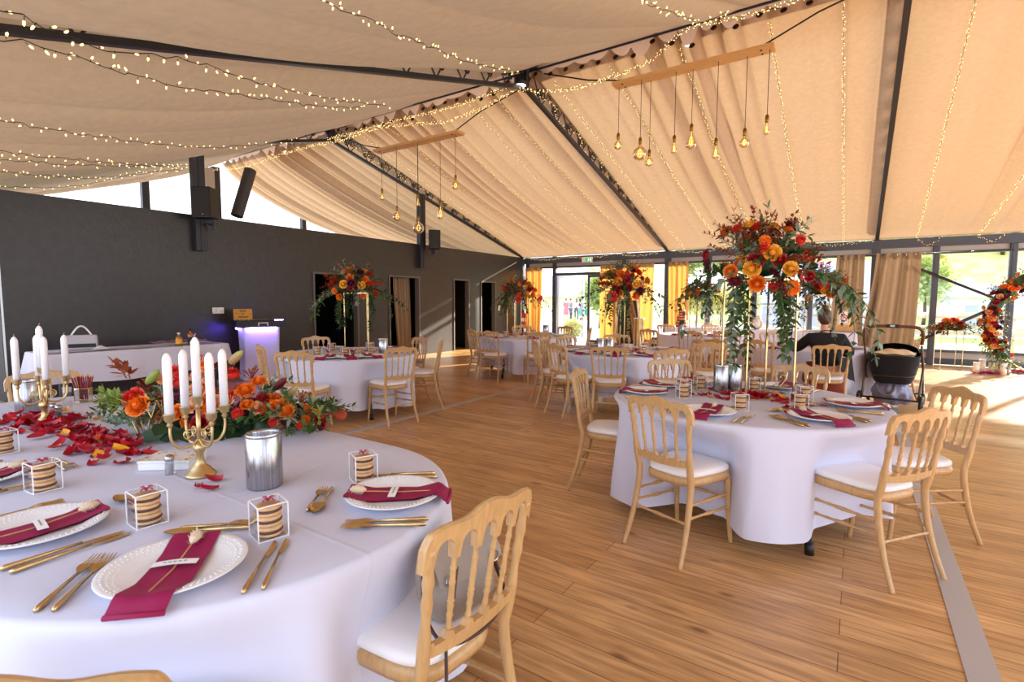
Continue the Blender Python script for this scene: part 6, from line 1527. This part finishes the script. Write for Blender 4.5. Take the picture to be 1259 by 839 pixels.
for i,(px,py,h,w) in enumerate(((1200,459,.22,'far left pillar candle on the floor under the flower hoop'),(1207,457.5,.26,'second pillar candle from the left on the floor under the flower hoop'),(1219,459,.22,'pillar candle in the middle of the row under the flower hoop'),(1227,460,.30,'tallest pillar candle under the flower hoop'),(1233,461.5,.24,'second pillar candle from the right under the flower hoop'),(1238,460.5,.28,'pillar candle at the right under the flower hoop'))):
    p=Gz(px,py,0); t=thing('pillar_candle',w,'candle',(p.x,p.y,0),0,'pillar candles under the flower hoop'); m=MB(); m.lathe([(.001,0),(.055,0),(.055,h),(.047,h-.004),(.04,h-.02),(.001,h-.02)],18); m.build('wax',mat('cream_wax',srgb(250,240,222),.4,sss=.2) if i==0 else bpy.data.materials['cream_wax'],t); m=MB(); m.tube([(0,0,h-.02),(0,0,h+.005)],.002,5); m.build('wick',M['wick'],t)
M['magenta']=mat('magenta_petal',srgb(176,20,100),.5)
PMg=petal_mesh(33,M['magenta'])
for k in range(46):
    c=Gz(1213,460.5,0) if k<18 else Gz(1250,459,0); o=link('magenta_petal',PMg,None,(c.x+rnd.gauss(0,.09),c.y+rnd.gauss(0,.05),.004+rnd.random()*.03)); o.rotation_euler=(rnd.uniform(-.5,.5),rnd.uniform(-.5,.5),rnd.uniform(0,6)); o.scale=(1.6,)*3; tag(o,'magenta petal on the floor among the pillar candles','petal','magenta petals on the floor')

# ------------------------------------------------------------------ outside
M['gravel']=mat('pale_gravel',srgb(214,208,200),.9,noise=.15,nscale=30); M['lawn']=mat('lawn_grass',srgb(196,220,120),.9,noise=.35,nscale=6)
m=MB(); m.box((0,45,-.16),(160,75,.1)); struct('ground',m,M['gravel'])
m=MB(); m.box((14,23.5,-.09),(36,10,.05)); struct('lawn',m,M['lawn'])
m=MB(); m.box((-2,17.0,-.1),(30,3.5,.06)); struct('path',m,M['gravel'])
M['hillg']=mat('autumn_hillside',srgb(232,226,168),.95,noise=1,nscale=1.3,col2=srgb(186,194,112))
rh=random.Random(2); ph=[rh.uniform(0,6) for _ in range(8)]
def hz(x,y):
    d=max(0,min(1,(y-36)/38)); e=max(0,min(1,(x+14)/16)); return -.2+d**.8*(3.5+14*e)+.5*d*(math.sin(x*.4+ph[0])+math.sin(y*.5+x*.23+ph[1]))
m=MB(); m.grid(lambda a,b:(-40+125*a,36+40*b,hz(-40+125*a,36+40*b)),90,36); struct('hill',m,M['hillg'])
def tree(label,x,y,z,h,R,mk,seed,name='tree',hgt=1.0,dens=1):
    r=random.Random(seed); t=thing(name,label,'tree',(x,y,z),0,'trees and bushes outside'); m=MB(); m.tube([(0,0,-.3),(.05,0,h*.35),(0,.1,h*.7)],[.14*R/1.5,.1*R/1.5,.04],8); m.build('trunk',M['strap'],t)
    m=MB()
    for k in range(int(420*dens)):
        a=r.uniform(0,6.28); e=math.asin(r.uniform(-1,1)); q=R*r.uniform(.55,1)*(1+.18*math.sin(3*a+seed)+.15*math.sin(5*e+a)); p=Vector((q*math.cos(a)*math.cos(e),q*math.sin(a)*math.cos(e),h-R*hgt*.9+q*hgt*math.sin(e)))
        for j in range(3): d=Vector((r.uniform(-1,1),r.uniform(-1,1),r.uniform(-.6,.8))); m.leaf(p+d*.15*R,d,.30*R*r.uniform(.6,1.1),.17*R,0,(r.uniform(-1,1),r.uniform(-1,1),1))
    o=m.build('crown',M[mk],t); o['kind']='stuff'
M['tree_y']=cloth_mat('yellowing_leaves',srgb(236,226,120),.5,noise=.3,nscale=3); M['tree_g']=cloth_mat('summer_leaves',srgb(196,212,130),.5,noise=.4,nscale=3)
def treepx(px,Y,h,R,mk,label,seed,**k):
    p=Gy(px,369,Y); tree(label,p.x,Y,max(-.1,hz(p.x,Y)) if Y>36 else -.1,h,R,mk,seed,**k)
treepx(842,30,4.6,.85,'tree_g','dark green tree behind the windows left of the largest bouquet',1); treepx(871,33.5,5.2,.95,'tree_g','dark green tree behind the window post left of the largest bouquet',2); treepx(900,30,4.6,.85,'tree_g','dark green tree behind the window, touching the left of the largest bouquet',3)
treepx(856,26,2.0,.6,'tree_y','low yellowing bush below the dark green trees',4); treepx(886,28.4,2.1,.65,'tree_y','low yellowing bush behind the gold rods',5); treepx(916,27,2.1,.6,'tree_y','low yellowing bush behind the largest bouquet',15)
treepx(738,27,3.0,1.1,'tree_g','green bush seen through the right leaf of the glass door',6)
treepx(704,20.5,.65,.42,'tree_y','small yellow-green shrub outside the open door leaf',21)
treepx(1136,28.5,3.4,.95,'tree_g','green tree on the slope between the broad curtain and the window post',7); treepx(1120,36.5,6.5,1.8,'tree_y','tall tree behind the broad curtain',8); treepx(1170,46,4,1.7,'tree_y','yellowing tree on the hillside left of the flower hoop',9); treepx(1207,54,4,1.9,'tree_y','yellowing tree higher on the hillside above the hoop',10); treepx(1249,50,4,1.7,'tree_g','green tree on the hillside at the right edge',11); treepx(1185,64,4.5,2.2,'tree_g','green tree near the top of the hillside',12); treepx(1228,43,3.2,1.3,'tree_y','small yellow tree low on the hillside',13); treepx(1080,43,5,1.4,'tree_y','tree glimpsed right of the right-hand post',14); treepx(962,44,5,2,'tree_y','pale tree behind the grey-roofed house',16)
def house(label,x,y,w,d,hw,hr,rz,wallm,roofm):
    t=thing('house',label,'house',(x,y,-.15),rz,'houses outside'); m=MB(); m.box((0,0,hw/2),(w,d,hw)); m.build('wall',wallm,t)
    m=MB(); o=.35; v=[(-w/2-o,-d/2-o,hw-.1),(w/2+o,-d/2-o,hw-.1),(w/2+o,d/2+o,hw-.1),(-w/2-o,d/2+o,hw-.1),(-w/2-o,0,hw+hr),(w/2+o,0,hw+hr)]; m.add(v,[(0,1,5,4),(2,3,4,5),(0,4,3),(1,2,5),(3,2,1,0)],0,False); m.build('roof',roofm,t)
    for k in range(3):
        m=MB(); m.box((-w*.3+w*.3*k,-d/2-.02,hw*.5),(1.0,.06,1.2),0,None,.01); f=m.build('window',M['white_frame'],t); m=MB(); m.box((-w*.3+w*.3*k,-d/2-.055,hw*.5),(.8,.02,1.0)); m.build('pane',M['slate'],f)
M['slate']=mat('grey_slate_roof',srgb(186,188,204),.7); M['cream']=mat('cream_render',srgb(226,208,176),.8)
p=Gy(705,369,50); house('long low house with a grey roof behind the people outside the door',p.x,50,16,6,2.1,2.2,.3,M['cream'],M['slate'])
p=Gy(1005,369,33); house('grey-roofed house seen left of the beige curtain',p.x,34,6.4,5,1.6,2.2,-.1,M['cream'],M['slate'])
p=Gy(1232,369,30); house('small white shed on the slope behind the flower hoop',p.x,31,3.4,3,1.9,.5,.1,M['card'],M['slate'])
M['fence']=mat('weathered_wood',srgb(190,176,158),.85)
for i,Y in enumerate((19.5,23.5)):
    t=thing('rail_fence',('nearer' if i==0 else 'farther')+' wooden rail fence on the lawn beyond the right-hand windows','fence'); 
    for k in range(8): m=MB(); m.tube([(-1+2.3*k,Y,-.2),(-1+2.3*k,Y,1.15)],.07 if i==0 else .06,8); m.build('post',M['fence'],t)
    for z in(.55,1.02): m=MB(); m.tube([(-1.2,Y-.06,z),(15.3,Y-.06,z)],.06,8); m.build('rail',M['fence'],t)
# people standing outside the door
def stander(px,Y,rz,top,bottom,label,dress=False,hair='hair'):
    p=Gy(px,369,Y); t=thing('person',label,'person',(p.x,Y,-.11),rz,'people outside the glass door')
    v=[(0,0,.95),(0,0,1.15),(0,0,1.36),(0,0,1.47),(0,.01,1.56),(0,.01,1.66),(-.17,0,1.39),(-.21,.02,1.12),(-.17,.16,.98),(-.16,.22,.95),(.17,0,1.39),(.21,.02,1.12),(.2,.06,.86),(.2,.08,.78),(-.09,0,.9),(-.1,.02,.5),(-.1,0,.09),(-.1,.13,.04),(.09,0,.9),(.1,.02,.5),(.1,0,.09),(.1,.13,.04)]
    e=[(0,1),(1,2),(2,3),(3,4),(4,5),(2,6),(6,7),(7,8),(8,9),(2,10),(10,11),(11,12),(12,13),(0,14),(14,15),(15,16),(16,17),(0,18),(18,19),(19,20),(20,21)]
    rr=[(.14,.1),(.12,.09),(.15,.1),.05,.075,.08,.055,.042,.032,.03,.055,.042,.032,.03,.08,.06,.04,.04,.08,.06,.04,.04]
    put_skin('body',M['skin'],t,v,e,rr,2)
    put_skin('top',top,t,[v[i] for i in(0,1,2,6,7,10,11)],[(0,1),(1,2),(2,3),(3,4),(2,5),(5,6)],[(.17,.13),(.15,.115),(.17,.125),.075,.055,.075,.055],2)
    if dress: m=MB(); m.lathe([(.15,1.02),(.2,.8),(.25,.5),(.24,.48),(.12,.9)],20); m.build('skirt',bottom,t)
    else: put_skin('trousers',bottom,t,[v[i] for i in(0,14,15,16,18,19,20)],[(0,1),(1,2),(2,3),(0,4),(4,5),(5,6)],[(.155,.12),.1,.08,.06,.1,.08,.06],2)
    m=MB(); m.ball((0,-.015,1.66),(.088,.1,.1),12,8); m.build('hair',M['hair'],t)
c=lambda n,r,g,b: mat(n,srgb(r,g,b),.8)
cp,cg,cn,ct,cw=c('pink_cloth',220,96,120),c('grey_cloth',120,124,140),c('navy_cloth',60,66,96),c('teal_cloth',60,150,130),c('white_cloth',235,235,235)
stander(696,36,1.0,cp,cp,'person in pink standing outside behind the open door leaf',True); stander(702,36.5,-.6,cg,cn,'person in grey standing outside beside the one in pink')
stander(709,35.5,.4,cw,cn,'person in white top and dark trousers outside the door'); stander(715,35,3.0,cg,ct,'person in a patterned top and teal skirt outside the door',True); stander(722,36,2.4,cn,ct,'person in blue and teal outside, by the door stile',True)

# ------------------------------------------------------------------ camera, sky, sun
cam=bpy.data.cameras.new('camera'); co=bpy.data.objects.new('camera',cam); COL.objects.link(co); co.location=CAM
Mx=Matrix((_R,_U,-_F)).transposed().to_4x4(); Mx.translation=CAM; co.matrix_world=Mx
cam.sensor_fit='HORIZONTAL'; cam.sensor_width=36; cam.lens=FPX/1259*36; cam.clip_start=.05; cam.clip_end=400
cam.dof.use_dof=True; cam.dof.focus_distance=4.2; cam.dof.aperture_fstop=5.0
S.camera=co
w=bpy.data.worlds.new('sky'); S.world=w; w.use_nodes=True; nt=w.node_tree; bg=nt.nodes['Background']
tc=nt.nodes.new('ShaderNodeTexCoord'); sp=nt.nodes.new('ShaderNodeSeparateXYZ'); rp_=nt.nodes.new('ShaderNodeValToRGB')
nt.links.new(tc.outputs['Generated'],sp.inputs[0]); nt.links.new(sp.outputs['Z'],rp_.inputs[0])
rp_.color_ramp.elements[0].position=0.0; rp_.color_ramp.elements[0].color=(.92,.94,1,1); rp_.color_ramp.elements[1].position=.6; rp_.color_ramp.elements[1].color=(.64,.77,1.0,1)
nt.links.new(rp_.outputs[0],bg.inputs['Color']); bg.inputs['Strength'].default_value=SKY
sun=bpy.data.lights.new('sun','SUN'); sun.energy=SUN; sun.angle=math.radians(1.2); sun.color=(1,.9,.74); so=bpy.data.objects.new('sun',sun); COL.objects.link(so)
az,el=math.radians(SUN_AZ),math.radians(SUN_EL)   # azimuth from +Y towards +X
dv=Vector((math.sin(az)*math.cos(el),math.cos(az)*math.cos(el),math.sin(el))); so.rotation_euler=dv.to_track_quat('Z','Y').to_euler()
vs_=S.view_settings; S.display_settings.display_device='sRGB'; vs_.view_transform='Standard'; vs_.look='None'; vs_.gamma=1; vs_.use_curve_mapping=False; vs_.exposure=EXPO
S.cycles.max_bounces=7; S.cycles.diffuse_bounces=4; S.cycles.glossy_bounces=3; S.cycles.transmission_bounces=6; S.cycles.transparent_max_bounces=16; S.cycles.sample_clamp_indirect=6; S.cycles.caustics_reflective=False; S.cycles.caustics_refractive=False
